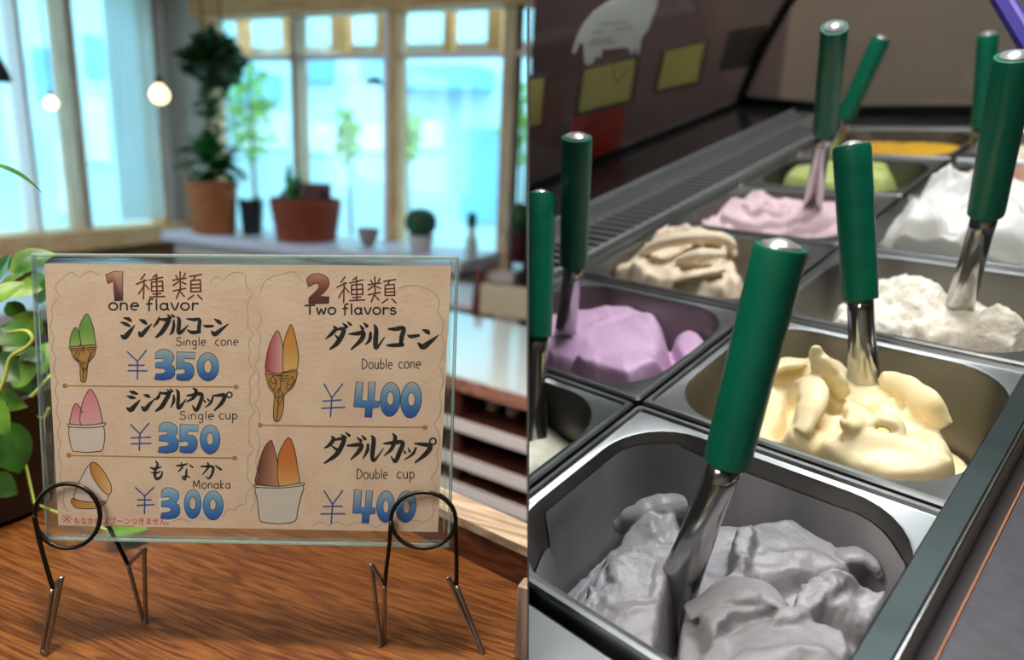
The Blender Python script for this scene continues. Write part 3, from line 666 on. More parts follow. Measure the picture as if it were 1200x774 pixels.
# ---- small drawings
def drawing(name, crop, items):
    out = []
    for k, d, c in items:
        if k == 'o': out.append(outline(tf(crop, d), 0.9, c))
        elif k == 'f': q = sm(tf(crop, d), 3); out.append(('fill', [q], c)); out.append(outline(q, 1.0, '#1e1414'))
        elif k == 'ff': out.append(('fill', [tf(crop, d)], c))
        else: out += [('ribbon', [(*p, 1.0) for p in tf(crop, d)], c)]
    ink(sg, name, out)
def gy(crop, y0, y1, a, b, c): return grad3(crop[1]+y0/crop[2], crop[1]+y1/crop[2], a, b, c)
def gx(crop, x0, x1, a, b, c):
    f = grad3(crop[0]+x0/crop[2], crop[0]+x1/crop[2], a, b, c); return lambda x, y: f(y, x)
waf = '#b5803f'; ln = '#24140c'
drawing('cone_drawing', D1, [('f', [(168,350),(172,290),(190,225),(222,185),(245,215),(268,265),(270,330),(235,360),(170,360)], gy(D1,185,360,'#5f8f34','#6f9a3f','#a7b372')),
 ('f', [(270,330),(255,200),(275,130),(320,60),(355,110),(385,200),(395,290),(398,345),(290,355)], gy(D1,60,355,'#6f9f45','#6b9638','#a3b46c')),
 ('f', [(170,362),(290,352),(402,342),(400,400),(385,450),(335,515),(325,600),(312,675),(290,682),(270,672),(262,600),(258,520),(205,465),(180,400)], waf),
 ('l', [(172,380),(290,374),(402,365)], ln), ('l', [(175,398),(290,392),(400,382)], ln), ('l', [(290,352),(290,420)], ln), ('l', [(240,400),(215,450),(255,500)], ln), ('l', [(265,400),(240,470),(290,505)], ln), ('l', [(345,395),(360,450),(335,500)], ln), ('l', [(385,395),(355,440),(330,490)], ln), ('l', [(258,520),(295,505),(332,515)], ln), ('l', [(270,520),(300,590),(330,525)], ln), ('l', [(295,510),(290,670)], ln), ('l', [(275,570),(318,560)], ln)])
drawing('cup_drawing', D2, [('f', [(172,405),(180,330),(195,260),(225,218),(255,245),(285,310),(280,410)], gy(D2,218,410,'#cf7080','#d68a92','#dc9c9c')),
 ('f', [(268,410),(272,260),(295,180),(325,120),(357,88),(385,120),(420,190),(445,280),(462,390),(400,412)], gy(D2,88,410,'#d67a86','#d98f96','#dda2a0')),
 ('f', [(165,425),(320,440),(475,425),(470,630),(400,655),(320,662),(240,655),(188,635)], '#d8c3bd'), ('f', [(148,412),(165,405),(300,415),(440,402),(488,392),(490,410),(460,428),(320,440),(180,432),(150,425)], '#cdbfb8'),
 ('l', [(278,250),(270,275),(288,310)], ln)])
drawing('monaka_drawing', D3, [('f', [(390,85),(330,170),(270,290),(230,425),(330,455),(440,465),(545,460),(575,385),(500,330),(420,210)], '#dbc3bd'),
 ('f', [(390,85),(420,62),(460,75),(530,155),(590,260),(608,340),(585,385),(540,370),(470,290),(405,180)], gx(D3,390,600,'#b5741f','#cf9048','#e0b080')),
 ('f', [(205,432),(230,430),(300,450),(400,464),(545,460),(520,490),(440,525),(330,530),(250,520),(208,475)], gx(D3,200,540,'#b5741f','#c98a3e','#d8a468'))])
drawing('double_cone_drawing', D4, [('f', [(95,370),(98,290),(115,210),(145,140),(172,100),(195,145),(210,230),(212,380),(160,390)], gx(D4,95,212,'#a52244','#c4606f','#d8a09c')),
 ('f', [(212,375),(210,230),(225,150),(245,95),(265,58),(285,110),(305,200),(315,280),(302,365),(260,378)], gy(D4,58,378,'#c9822a','#c98a38','#d9b070')),
 ('f', [(95,372),(160,392),(212,382),(302,365),(295,440),(270,490),(220,535),(215,610),(195,690),(165,715),(147,690),(148,600),(150,530),(120,490),(100,430)], waf),
 ('l', [(97,388),(150,402),(205,400)], ln), ('l', [(205,388),(300,375)], ln), ('l', [(165,408),(250,405)], ln), ('l', [(180,425),(245,422)], ln), ('l', [(190,442),(235,440)], ln), ('l', [(205,380),(190,500)], ln),
 ('l', [(145,405),(118,450),(150,510)], ln), ('l', [(145,405),(165,450),(150,510)], ln), ('l', [(125,440),(150,460),(165,430)], ln), ('l', [(272,410),(240,450),(235,505)], ln), ('l', [(272,410),(288,450),(240,505)], ln), ('l', [(240,460),(262,465),(280,440)], ln),
 ('l', [(185,490),(158,540),(185,600)], ln), ('l', [(185,490),(212,540),(185,600)], ln), ('l', [(165,540),(185,555),(208,530)], ln), ('l', [(185,490),(178,600),(168,712)], ln)])
drawing('double_cup_drawing', D5, [('f', [(65,428),(70,330),(90,240),(125,150),(168,102),(185,130),(212,230),(230,340),(232,435)], gx(D5,65,235,'#5e2012','#8a4a2c','#c08868')),
 ('f', [(230,435),(222,240),(240,170),(270,110),(298,82),(325,115),(350,210),(366,320),(370,415)], gy(D5,82,430,'#c4622a','#c8702a','#d8a060')),
 ('f', [(65,440),(230,448),(400,425),(385,520),(365,610),(348,685),(280,703),(200,706),(120,695),(88,675),(72,540)], '#cfc0b8'), ('f', [(55,425),(230,436),(380,412),(408,412),(402,428),(240,448),(70,442)], '#c9bab2')])
# ---- red note
try:
    RED = '#c4333c'
    fc = bpy.data.curves.new('note', 'FONT'); fc.body = 'もなかはスプーンつきません。'; fc.size = 1.0; fc.resolution_u = 2; fc.offset = 0.008
    fo = bpy.data.objects.new('note_tmp', fc); COL.objects.link(fo)
    dg = bpy.context.evaluated_depsgraph_get(); me_ = fo.evaluated_get(dg).to_mesh()
    vs = [v.co.copy() for v in me_.vertices]; fs = [tuple(p.vertices) for p in me_.polygons]
    x0 = min(v.x for v in vs); x1 = max(v.x for v in vs); y0 = min(v.y for v in vs); y1 = max(v.y for v in vs)
    LAY[0] += 0.00002
    def pxmap(v):
        t = (v.x-x0)/(x1-x0); return sp(86.5+t*(198-86.5), 615.0 - (v.y-y0)/(y1-y0)*8.6 + t*0.8, LAY[0])
    MB(SIGN).add([pxmap(v) for v in vs], fs, lin(RED)).build('red_note', m_ink, sg)
    fo.evaluated_get(dg).to_mesh_clear(); bpy.data.objects.remove(fo); bpy.data.curves.remove(fc)
    ink(sg, 'red_reference_mark', straight([(74, 604.5), (82.5, 612.5)], 1.2, RED)+straight([(82.5, 604.5), (74, 612.5)], 1.2, RED)+[('fill', [ell(x, y, 0.9, 0.9, 8)], RED) for x, y in ((78.2, 604), (78.2, 613), (73.2, 608.5), (83.2, 608.5))])
    ink(sg, 'red_underline', straight([(128, 616.6), (158, 617.2)], 0.8, RED))
except Exception as ex: print('NOTE', ex)
# ------------------------------------------------------------------ wire stands that hold the sign
FWD = c2w((0, 0, 1))
def depth(p): return (Vector(p)-CAM).dot(FWD)
def on_sign(px, py, off): return SIGN @ sp(px, py, off)
m_wire = mat('dark_wire', '#2a2724', 0.35, 0.85, vary=0.1, scale=30)
m_wire2 = mat('bare_wire', '#8d857c', 0.3, 0.95, vary=0.15, scale=60)
WR = 0.0015
def tip(px, py): return hz(px, py, ZCT+WR*1.05)
def between(px, py, a, b, t): return at(px, py, depth(a)*(1-t)+depth(b)*t)
def smooth_wire(pts, n=6): return [Vector(p) for p in spline([tuple(p) for p in pts], n)]
def stand(label, fc, fr, leg1, foot1, leg2, foot2):
    """leg: pixels from the coil down to the foot; foot: (knee, tip, tip back, peak, end) pixels"""
    cx, cy = fc; rx, ry = fr
    loop = []
    a0 = 180
    for k in range(0, 25):                                  # one turn in front of the sign, ending behind it
        a = math.radians(a0 + 15*k); off = 0.0042 if k < 16 else (0.0042-(k-15)*0.0009 if cy+ry*math.sin(a) > 1e9 else 0.0042)
        loop.append(on_sign(cx+rx*math.cos(a), cy+ry*math.sin(a), off))
    # the wire dips under the lower edge of the sleeve and comes up behind
    back = [on_sign(cx+rx*math.cos(math.radians(a)), cy+ry*1.03*math.sin(math.radians(a)), -0.0042) for a in range(195, 361, 15)]
    t1 = tip(*foot1[1]); t2 = tip(*foot2[1]); b1 = on_sign(*leg1[0], 0.0042); b2 = on_sign(*leg2[0], -0.0042)
    r = empty('wire_stand', (b1.x*0.5+b2.x*0.5, b1.y*0.5+b2.y*0.5, ZCT), label, 'stand', 'wire stands holding the menu sign')
    mb = MB(); mb.tube(loop, WR, 8); mb.build('coil_loop', m_wire, r, smooth=True)
    mb = MB(); mb.tube(smooth_wire([loop[-1], on_sign(cx-rx*0.99, cy+2, 0.001)] + back, 3), WR, 8); mb.build('rear_loop', m_wire, r, smooth=True)
    for leg, foot, b, t in ((leg1, foot1, b1, t1), (leg2, foot2, b2, t2)):
        pts = [b]; n = len(leg)
        knee = between(*foot[0], b, t, 0.55)
        for i, q in enumerate(leg[1:]): pts.append(between(*q, b, knee, (i+1)/n))
        pts.append(knee)
        mb = MB(); mb.tube(smooth_wire(pts, 5), WR, 8); mb.build('leg', m_wire, r, smooth=True)
        t_b = tip(*foot[2]); peak = between(*foot[3], b, t, 0.50); end = between(*foot[4], b, t, 0.54)
        mb = MB(); mb.tube(smooth_wire([knee, knee.lerp(t, 0.5), t.lerp(knee, 0.06), t, t_b, t_b.lerp(peak, 0.08), t_b.lerp(peak, 0.6), peak.lerp(t_b, 0.08), peak, end], 4), WR, 8); mb.build('foot', m_wire2, r, smooth=True)
stand('black wire stand holding the lower left corner of the menu', (79, 605), (38.5, 38), [(40, 603), (44, 625), (52, 656)], [(62, 690), (49.5, 763), (54, 766), (72.5, 677), (65, 687)],
      [(117, 600), (124, 612), (136, 634)], [(150, 662), (168, 729), (171, 730), (169, 644), (152, 661)])
stand('black wire stand holding the lower right corner of the menu', (496, 610), (38, 33), [(458, 613), (456, 640), (453, 665)], [(451, 686), (450, 752), (446, 756), (435.5, 662), (449, 684)],
      [(534, 606), (534.5, 630), (535, 660)], [(535, 686), (566, 764), (562.5, 762), (524.5, 677), (531, 686)])

# ------------------------------------------------------------------ trailing pothos at the left
m_poth = mat('pothos_leaf', '#2a5616', 0.4, vary=0.2, scale=26, color2='#6f9632', coat=0.2, detail=3)
m_poth2 = mat('pothos_leaf_dark', '#133a0f', 0.4, vary=0.25, scale=30, color2='#35661c', coat=0.3)
m_stem = mat('pothos_vine', '#9db04c', 0.5, vary=0.1, scale=20)
def leaf(mb, base, tipp, width, up, curl=0.12, n=8, heart=True):
    base = Vector(base); tipp = Vector(tipp); ax = tipp-base; L = ax.length; ax.normalize()
    up = (Vector(up) - ax*Vector(up).dot(ax)).normalized(); sd = ax.cross(up)
    rows = []
    for i in range(n+1):
        t = i/n
        wdt = width*0.5*(math.sin(math.pi*min(1, t**0.72)))**0.8 if heart else width*0.5*math.sin(math.pi*t**0.8)
        wdt = max(wdt, L*0.004)
        back = -0.10*L*(1-t)**3 if heart else 0
        c = base + ax*(L*t) - up*(curl*L*(t-0.4)**2)
        row = []
        for k in (-1, -0.55, 0, 0.55, 1):
            row.append(c + sd*wdt*k + up*(abs(k)*wdt*0.22) + ax*(back*abs(k)))
        rows.append(row)
    mb.loft(rows, closed=False)
pot_c = at(-18, 588, 0.66); pot_c.z = ZCT
po = empty('pothos_plant', pot_c, 'trailing green pothos with variegated leaves left of the menu sign', 'plant')
_pot = MB().lathe([(0.045, 0), (0.055, 0.005), (0.066, 0.10), (0.070, 0.105), (0.070, 0.118), (0.062, 0.118), (0.060, 0.105)], 24, Matrix.Translation(pot_c)).build('pot', mat('dark_brown_pot', '#2a1a12', 0.5), po, smooth=True, sharp=40)
MB().lathe([(0.001, 0.100), (0.061, 0.100), (0.061, 0.106), (0.001, 0.109)], 20, Matrix.Translation(pot_c)).build('soil', mat('soil', '#1c120c', 0.95), _pot)
LV = [ # base px, tip px, width px, depth, dark?
 (14,314, 62,296, 26, .60, 0), (-6,330, 9,296, 26, .58, 1), (2,336, 50,338, 24, .62, 0), (48,325, 8,345, 22, .64, 1), (-8,352, 28,330, 20, .57, 0),
 (45,388, 18,378, 20, .64, 1), (20,372, 50,392, 26, .63, 0), (2,384, 32,404, 28, .60, 1), (6,410, 40,395, 26, .63, 0), (50,415, 20,430, 24, .66, 1), (-6,420, 22,446, 28, .61, 1),
 (14,446, 48,428, 26, .64, 0), (40,452, 12,470, 26, .66, 1), (-8,462, 30,478, 22, .60, 0), (48,470, 30,500, 20, .66, 1), (-10,470, 8,512, 24, .58, 0), (4,498, 22,556, 44, .60, 1), (28,505, 52,470, 20, .67, 1),
 (-6,560, 20,580, 26, .60, 1), (55,405, 48,440, 18, .68, 0), (10,356, 30,372, 18, .66, 1), (56,330, 40,356, 22, .67, 1), (-12,540, 8,575, 22, .63, 0)]
rg = random.Random(5)
for bx, by, tx, ty, wpx, d, dk in LV:
    b = at(bx, by, d); t = at(tx, ty, d+rg.uniform(-.012, .012))
    upv = -FWD + Vector((rg.uniform(-.4, .4), rg.uniform(-.3, .3), rg.uniform(.1, .6)))
    mb = MB(); leaf(mb, b, t, wpx*d/FPX*1.25, upv, curl=rg.uniform(.05, .3)); mb.build('leaf', m_poth2 if dk else m_poth, po, smooth=True)
for pts, d in (([(-10, 480), (5, 445), (12, 420), (30, 408), (38, 398), (30, 388), (8, 390)], .585), ([(-5, 500), (20, 480), (40, 462), (60, 440)], .62), ([(-8, 340), (15, 332), (40, 318)], .60), ([(-10, 350), (-5, 420), (0, 500), (-12, 560)], .63), ([(30, 478), (50, 490), (58, 478)], .63)):
    MB().tube([Vector(p) for p in spline([tuple(at(x, y, d)) for x, y in pts], 6)], 0.0016, 6).build('vine', m_stem, po, smooth=True)
# long pointed leaf of the same plant reaching in above
st0 = pot_c+Vector((0, 0, 0.10))
mb = MB(); leaf(mb, at(-22, 186, .52), at(55, 217, .54), 9*.53/FPX*1.4, -FWD*0.3+Vector((0, 0, 1)), curl=.55, n=14, heart=False); mb.build('leaf', m_poth2, po, smooth=True)
MB().tube([Vector(p) for p in spline([tuple(st0), tuple(st0+Vector((-.06, -.02, .10))), tuple(at(-60, 260, .54)), tuple(at(-22, 186, .52))], 6)], 0.0012, 6).build('vine', m_stem, po, smooth=True)
# leaf laid on the counter for a green leaf reflection in the sleeve
mb = MB(); leaf(mb, hz(128, 622, ZCT+.014), hz(172, 619, ZCT+.016), 0.026, (0, -0.2, 1), curl=.2); mb.build('leaf', m_poth, po, smooth=True)
MB().tube([hz(128, 622, ZCT+.013), hz(90, 610, ZCT+.010), hz(40, 590, ZCT+.02), pot_c+Vector((.06, 0, .119)), pot_c+Vector((0.02, 0, .108))], 0.0012, 6).build('vine', m_stem, po, smooth=True)

# ------------------------------------------------------------------ café room behind
# long white side counter under the back windows
zt = hy(450, 297, YB-0.42).z
lc = empty('side_counter', (0, YB-0.21, 0), 'long white side counter under the back windows', 'counter')
x0, x1 = x_at(262), _bx-0.10
MB().box((x0, YB-0.45, zt-0.05), (x1, YB-0.001, zt), 0.006).build('top_board', mat('lavender_white', '#cfccdc', 0.35), lc, clip='cafe')
MB().box((x0+0.03, YB-0.40, 0), (x1-0.03, YB-0.02, zt-0.05)).build('front_panel', mat('pale_panel', '#c8bfb8', 0.6), lc, clip='cafe')
# objects standing on the side counter
def on_side(px, dy=0.22): p = hy(px, 297, YB-dy); p.z = zt; return p
def scale_at(y): return depth(Vector((0, y, 1.0)))/FPX
m_terra = mat('terracotta', '#a0623c', 0.8, vary=0.15, scale=20)
m_green1 = mat('dark_foliage', '#14401c', 0.5, vary=0.4, scale=14)
m_green2 = mat('fresh_foliage', '#2f7a3c', 0.45, vary=0.35, scale=12)
def pxs(px0, px1, p): return abs(px1-px0)*depth(p)/FPX
# terracotta planter with leafy plant on a stand in the corner
p = hy(252, 282, YB-0.35); s = depth(p)/FPX
pb = Vector((p.x, p.y, zt))
r = empty('potted_plant', pb, 'leafy green plant in a tall terracotta pot in the corner', 'plant')
H = (278-218)*s*1.0
_pot = MB().lathe([(22*s, 0), (24*s, H*0.06), (27*s, H*0.9), (29*s, H*0.9), (29*s, H), (25*s, H), (24*s, H*0.9)], 20, Matrix.Translation(pb)).build('pot', m_terra, r, smooth=True, sharp=40)
MB().lathe([(.001, H*0.9), (24.5*s, H*0.9), (24.5*s, H*0.94), (.001, H*0.95)], 16, Matrix.Translation(pb)).build('soil', 'soil', _pot)
rng = random.Random(11)
for i in range(52):
    a = rng.uniform(0, 6.28); ln_l = rng.uniform(26, 50)*s
    b = pb+Vector((rng.uniform(-10, 10)*s, rng.uniform(-10, 10)*s, H*0.95+rng.uniform(5, 45)*s))
    t = b+Vector((math.cos(a)*ln_l*0.9, math.sin(a)*ln_l*0.7, rng.uniform(-.3, .6)*ln_l))
    mb = MB(); leaf(mb, b, t, ln_l*0.5, Vector((0, 0, 1)), curl=.5, n=5); mb.build('leaf', m_green2, r, smooth=True)
MB().tube([pb+Vector((0, 0, H*0.9)), pb+Vector((2*s, 0, H+20*s)), pb+Vector((0, 0, H+48*s))], [2.2*s, 1.8*s, 1*s], 6).build('stem', 'bark', r)
# hanging plant above it
hc = hy(250, 75, YB-0.38); s = depth(hc)/FPX
r = empty('hanging_plant', hc-Vector((0, 0, 24*s)), 'dark bushy plant hanging from the ceiling in the corner', 'plant')
MB().lathe([(6*s, -24*s), (18*s, -22*s), (24*s, -4*s), (24*s, 0), (20*s, 0)], 18, Matrix.Translation(hc)).build('basket', mat('dark_basket', '#1f2a1c', 0.9, vary=0.3, scale=30), r, smooth=True)
mb = MB(); leaf_cluster(mb, hc+Vector((0, 0, 4*s)), 34*s, 26*s, 30*s, 420, 20*s, rng); o = mb.build('foliage', m_green1, r)
mb = MB(); leaf_cluster(mb, hc+Vector((4*s, -0.05, -48*s)), 10*s, 8*s, 40*s, 80, 15*s, rng); mb.build('trailing_foliage', m_green1, r)
for dx in (-18, 18):
    MB().tube([hc+Vector((dx*s, 0, 0)), Vector((hc.x, hc.y, ZC))], 0.004, 5).build('hanger_cord', mat('cord', '#4a4036', 0.9), r)
# black pot, red-brown basket, cactus, bottle etc.
def side_pot(px, w, top, bot, col, label, cat, name, prof=None, dy=0.25, extra=None):
    p = on_side(px, dy); s = depth(p)/FPX; h = (bot-top)*s; R_ = w*s/2
    r = empty(name, p, label, cat)
    prof = prof or [(0.75, 0), (0.8, 0.03), (1.0, 0.9), (1.06, 0.9), (1.06, 1.0), (0.92, 1.0), (0.9, 0.92)]
    MB().lathe([(a*R_, b*h) for a, b in prof], 20, Matrix.Translation(p)).build('pot' if cat in ('plant', 'pot') else 'body', col, r, smooth=True, sharp=40)
    if extra: extra(r, p, s, h, R_)
    return r
def sprouts(n, ln_, mtl, wid=0.3, spread=0.8):
    def f(r, p, s, h, R_):
        MB().lathe([(.001, h*0.9), (R_*0.9, h*0.9), (R_*0.9, h*0.95), (.001, h*0.96)], 14, Matrix.Translation(p)).build('soil', 'soil', r)
        for i in range(n):
            a = rng.uniform(0, 6.28); L = ln_*s*rng.uniform(0.6, 1.1); b = p+Vector((rng.uniform(-.5, .5)*R_, rng.uniform(-.5, .5)*R_, h*0.93))
            t = b+Vector((math.cos(a)*L*spread, math.sin(a)*L*spread, L*rng.uniform(.5, 1)))
            mb = MB(); leaf(mb, b, t, L*wid, Vector((math.cos(a+1.5), math.sin(a+1.5), .6)), curl=.4, n=5, heart=False); mb.build('leaf', mtl, r, smooth=True)
    return f
side_pot(297, 27, 245, 284, mat('black_pot', '#14161c', 0.5), 'small black pot with short sprouts beside the terracotta pot', 'plant', 'potted_plant', extra=sprouts(9, 12, m_green1))
# woven red-brown basket with plant
def basket(r, p, s, h, R_):
    for k in range(7):
        z = h*(0.08+0.13*k); rr = R_*(0.84+0.16*k/6)+0.003
        MB().tube([p+Vector((math.cos(a)*rr, math.sin(a)*rr, z)) for a in [2*math.pi*i/24 for i in range(25)]], h*0.07, 6).build('weave_band', mat('weave', '#8a3d22', 0.7, vary=0.25, scale=60), r, smooth=True)
    MB().tube([p+Vector((-R_*0.95, 0, h)), p+Vector((-R_*0.6, 0, h*1.25)), p+Vector((R_*0.55, 0, h*1.32)), p+Vector((R_*0.95, 0, h*0.98))], h*0.06, 6).build('handle', mat('dark_red_wood', '#4e1f1a', 0.6), r, smooth=True)
    sprouts(9, 42, m_green2, 0.3, 0.35)(r, p+Vector((-R_*0.5, 0, 0)), s, h, R_*0.4)
    MB().box(p+Vector((R_*0.1, -R_*0.3, h*0.9)), p+Vector((R_*0.75, R_*0.3, h*1.36))).build('brown_packet', mat('maroon_packet', '#5a2626', 0.7), r)
side_pot(360, 74, 238, 286, mat('basket_body', '#7a3a22', 0.8, vary=0.3, scale=40), 'round red-brown woven basket with a green plant on the white side counter', 'basket', 'woven_basket', extra=basket)
side_pot(432, 26, 268, 288, mat('grey_brown_bowl', '#8b7a74', 0.5), 'small grey-brown bowl beside the woven basket', 'bowl', 'bowl', prof=[(0.4, 0), (0.5, 0.05), (0.9, 0.6), (1.0, 1.0), (0.92, 1.0), (0.8, 0.6), (0.2, 0.15)])
def cactus(r, p, s, h, R_):
    mb = MB(); rings = []
    for k in range(11):
        ph = math.pi*k/10; rr = R_*1.15*math.sin(ph)**0.8+0.0005; z = h*0.9+R_*1.35*(1-math.cos(ph))*0.8
        rings.append([p+Vector((math.cos(a)*rr*(1+0.07*math.cos(12*a)), math.sin(a)*rr*(1+0.07*math.cos(12*a)), z)) for a in [2*math.pi*i/48 for i in range(48)]])
    mb.loft(rings, True, True); mb.build('cactus_body', mat('cactus_green', '#1f4a34', 0.6, vary=0.2, scale=30), r, smooth=True)
side_pot(493, 30, 274, 293, mat('pale_pot', '#b9b2b4', 0.6), 'round dark green cactus in a low pale pot', 'plant', 'potted_cactus', extra=cactus)
def cap(r, p, s, h, R_):
    MB().lathe([(R_*0.5, h), (R_*0.75, h*1.04), (R_*0.75, h*1.4), (R_*0.5, h*1.48)], 14, Matrix.Translation(p)).build('stopper', mat('dark_green_cap', '#16352c', 0.5), r, smooth=True)
side_pot(552, 14, 262, 296, mat('grey_glass_bottle', '#a9b4b2', 0.2), 'slim grey bottle with dark green stopper on the side counter', 'bottle', 'bottle', prof=[(0.9, 0), (1, 0.04), (1, 0.55), (0.55, 0.72), (0.5, 1.0)], extra=cap)
side_pot(606, 22, 262, 300, mat('maroon_pot', '#3c1216', 0.5), 'maroon pot with a dark round shrub beside the partition', 'plant', 'potted_plant', dy=0.3, extra=lambda r, p, s, h, R_: [MB().lathe([(0.001, h*0.9), (R_*0.8, h*1.0), (R_*1.1, h*1.35), (R_*0.7, h*1.75), (.001, h*1.85)], 14, Matrix.Translation(p)).build('clipped_crown', m_green1, r, smooth=True)])

# pendant lamps
for px, py, rpx, y, lb in ((187, 111, 10.5, 2.25, 'glowing round pendant bulb nearer the corner of the café'), (60, 121, 7.0, 2.6, 'smaller glowing pendant bulb in front of the left window')):
    d = 2.6 if px > 100 else 2.9
    c = at(px, py, d); R_ = rpx*d/FPX
    r = empty('pendant_lamp', (c.x, c.y, c.z-R_), lb, 'lamp', 'pendant bulbs')
    MB().lathe([(0.002, -R_), (R_*0.5, -R_*0.87), (R_*0.87, -R_*0.5), (R_, 0), (R_*0.87, R_*0.5), (R_*0.5, R_*0.87), (R_*0.3, R_*1.15)], 20, Matrix.Translation(c)).build('bulb', mat('lit_bulb', '#ffe6b8', 0.4, emit='#ffdf9e', estr=4.0), r, smooth=True)
    MB().lathe([(R_*0.34, R_*1.0), (R_*0.36, R_*1.9), (R_*0.1, R_*2.1)], 14, Matrix.Translation(c)).build('socket', mat('dark_socket', '#3a332c', 0.5), r, smooth=True)
    MB().tube([c+Vector((0, 0, R_*2.0)), Vector((c.x, c.y, ZC))], 0.003, 6).build('cord', 'cord', r)
# dark lamp shade at the left edge of the view
c = at(-3, 82, 1.9); r = empty('lamp_shade', (c.x, c.y, c.z-.03), 'small dark hanging lamp at the left edge by the window', 'lamp')
MB().lathe([(.030, -.03), (.028, -.01), (.012, .03), (.006, .05)], 16, Matrix.Translation(c)).build('shade', mat('black_shade', '#101418', 0.5), r, smooth=True)
MB().tube([c+Vector((0, 0, .045)), Vector((c.x, c.y, ZC))], .0025, 5).build('cord', 'cord', r)
# small dark bird-like ornament hanging in the back window
c = hy(438, 98, YB-0.12); r = empty('window_ornament', c, 'small dark leaf-shaped ornament hung in the back window', 'ornament')
MB().tube([c+Vector((-.045, 0, 0)), c+Vector((-.02, 0, .012)), c+Vector((.02, 0, .012)), c+Vector((.045, 0, .0))], [.003, .012, .016, .006], 8).build('ornament_body', mat('dark_ornament', '#26302c', 0.6), r, smooth=True)
MB().tube([c+Vector((.01, 0, .015)), Vector((c.x+.01, c.y, zb_t))], .0015, 5).build('thread', 'cord', r)

# brown sideboard with open shelves and white gloss top, right of the sign
DS = 1.55
ta, tb = at(500, 428, DS), at(619, 464, DS-0.25)
z_t = (ta.z+tb.z)/2; ta = hz(500, 430, z_t); tb = hz(622, 463, z_t)
e1 = (tb-ta).normalized(); e2 = Vector((-e1.y, e1.x, 0))
if e2.dot(FWD) < 0: e2 = -e2
fa, fb = ta-e1*0.75, tb+e1*0.25
sb = empty('sideboard', (fa.x, fa.y, 0), 'brown open-shelved sideboard with glossy white top behind the menu', 'sideboard')
m_sb = wood('sideboard_wood', '#2a0f09', '#4a1d12', axis=0, rough=0.5)
def slab(a, b, dp, z0, z1, nm, m, inset=0.0, par=sb):
    mb = MB(); mb.prism([Vector((q.x, q.y, z0)) for q in (a+e2*inset, b+e2*inset, b+e2*dp, a+e2*dp)], (0, 0, z1-z0)); return mb.build(nm, m, par, clip='cafe')
Wd = 0.46
slab(fa, fb, Wd, z_t-0.006, z_t, 'white_top', mat('gloss_white', '#d5e0e6', 0.12, coat=0.5))
slab(fa, fb, Wd, z_t-0.034, z_t-0.006, 'top_rail', wood('rail_wood', '#7d5040', '#a8796a', axis=0, rough=0.5))
slab(fa, fb, Wd, 0.0, z_t-0.034, 'back_panel', m_sb, inset=Wd-0.03)
hs = [hit(580, y, ta, e2).z for y in (512, 556, 590)]
m_shw = mat('shelf_white', '#cfc8cc', 0.4)
for k, z in enumerate(hs):
    _sh = slab(fa, fb, Wd-0.04, z-0.012, z+0.008, 'shelf', m_sb, inset=0.006); slab(fa, fb, 0.0055, z-0.014, z+0.012, 'shelf_edge', m_shw, par=_sh)  # white shelves: unlit tops painted dark brown, only the front edges white
for q in (ta+e1*0.055, fa+e1*0.02): slab(q, q+e1*0.03, Wd-0.04, 0, z_t-0.034, 'upright', m_sb, inset=0.012)
for px, lb in ((551, 'first pale jar on the sideboard shelf, nearer the menu'), (577, 'second pale jar on the sideboard shelf'), (600, 'third pale jar on the sideboard shelf, beside the partition')):
    j0 = hit(px, 505, ta+e2*0.10, e2); j0.z = hs[0]+0.012; s = depth(j0)/FPX
    r = empty('jar', j0, lb, 'jar', 'jars on the sideboard shelf')
    MB().lathe([(6.5*s, 0), (7.5*s, 1*s), (7.5*s, 20*s), (5.5*s, 24*s), (5.5*s, 25*s)], 16, Matrix.Translation(j0)).build('body', mat('jar_cream', '#e6ddd2', 0.4), r, smooth=True, sharp=40)
    MB().lathe([(6.2*s, 25*s), (6.2*s, 29*s), (5.8*s, 30*s)], 16, Matrix.Translation(j0)).build('lid', mat('jar_lid', '#8d8078', 0.4), r, smooth=True, sharp=40)
for px, wpx, col, lb in ((562, 40, '#5c6272', 'low grey dish on the second shelf of the sideboard'), (596, 26, '#2a2626', 'low dark dish on the second shelf of the sideboard beside the partition')):
    j0 = hit(px, 550, ta+e2*0.12, e2); j0.z = hs[1]+0.012; s = depth(j0)/FPX
    tag(MB().lathe([(wpx*0.28*s, 0), (wpx*0.4*s, 3*s), (wpx*0.5*s, 9*s), (wpx*0.46*s, 9*s), (wpx*0.3*s, 4*s)], 18, Matrix.Translation(j0)).build('dish', mat('dish_'+col[1:], col, 0.4), smooth=True, clip='cafe'), lb, 'dish')
# white table and a wooden chair between the sideboard and the back windows
tz = hy(560, 340, 2.35).z
tt = empty('cafe_table', hy(545, 352, 2.15), 'pale lavender table top behind the sideboard', 'table'); tt.location.z = 0
tc0 = hy(545, 352, 2.1)
MB().box((tc0.x-0.55, 2.12, tz-0.03), (tc0.x+0.5, 2.45, tz), 0.004).build('table_top', 'lavender_white', tt, clip='cafe')
for dx in (-0.5, 0.12):
    for yy in (2.40, 2.43): MB().box((tc0.x+dx-0.02, yy-0.02, 0), (tc0.x+dx+0.02, yy+0.02, tz-0.03)).build('leg', m_white, tt, clip='cafe')
cq = hy(557, 372, 2.0); cq2 = hy(563, 316, 2.0)
ch = empty('wooden_chair', (cq.x, 2.0, 0), 'dark brown wooden chair with beige back panel behind the sideboard', 'chair')
m_ch = wood('chair_brown', '#3c1714', '#5c2a22', axis=2, rough=0.5)
sz = 0.44
lean = Vector((cq2.x-cq.x, 0, cq2.z-cq.z))
topc = cq2
MB().tube([(cq.x-0.02, 2.0, 0), (cq.x-0.01, 2.0, sz), tuple(cq), tuple(topc)], [.016]*4, 8).build('leg', m_ch, ch)
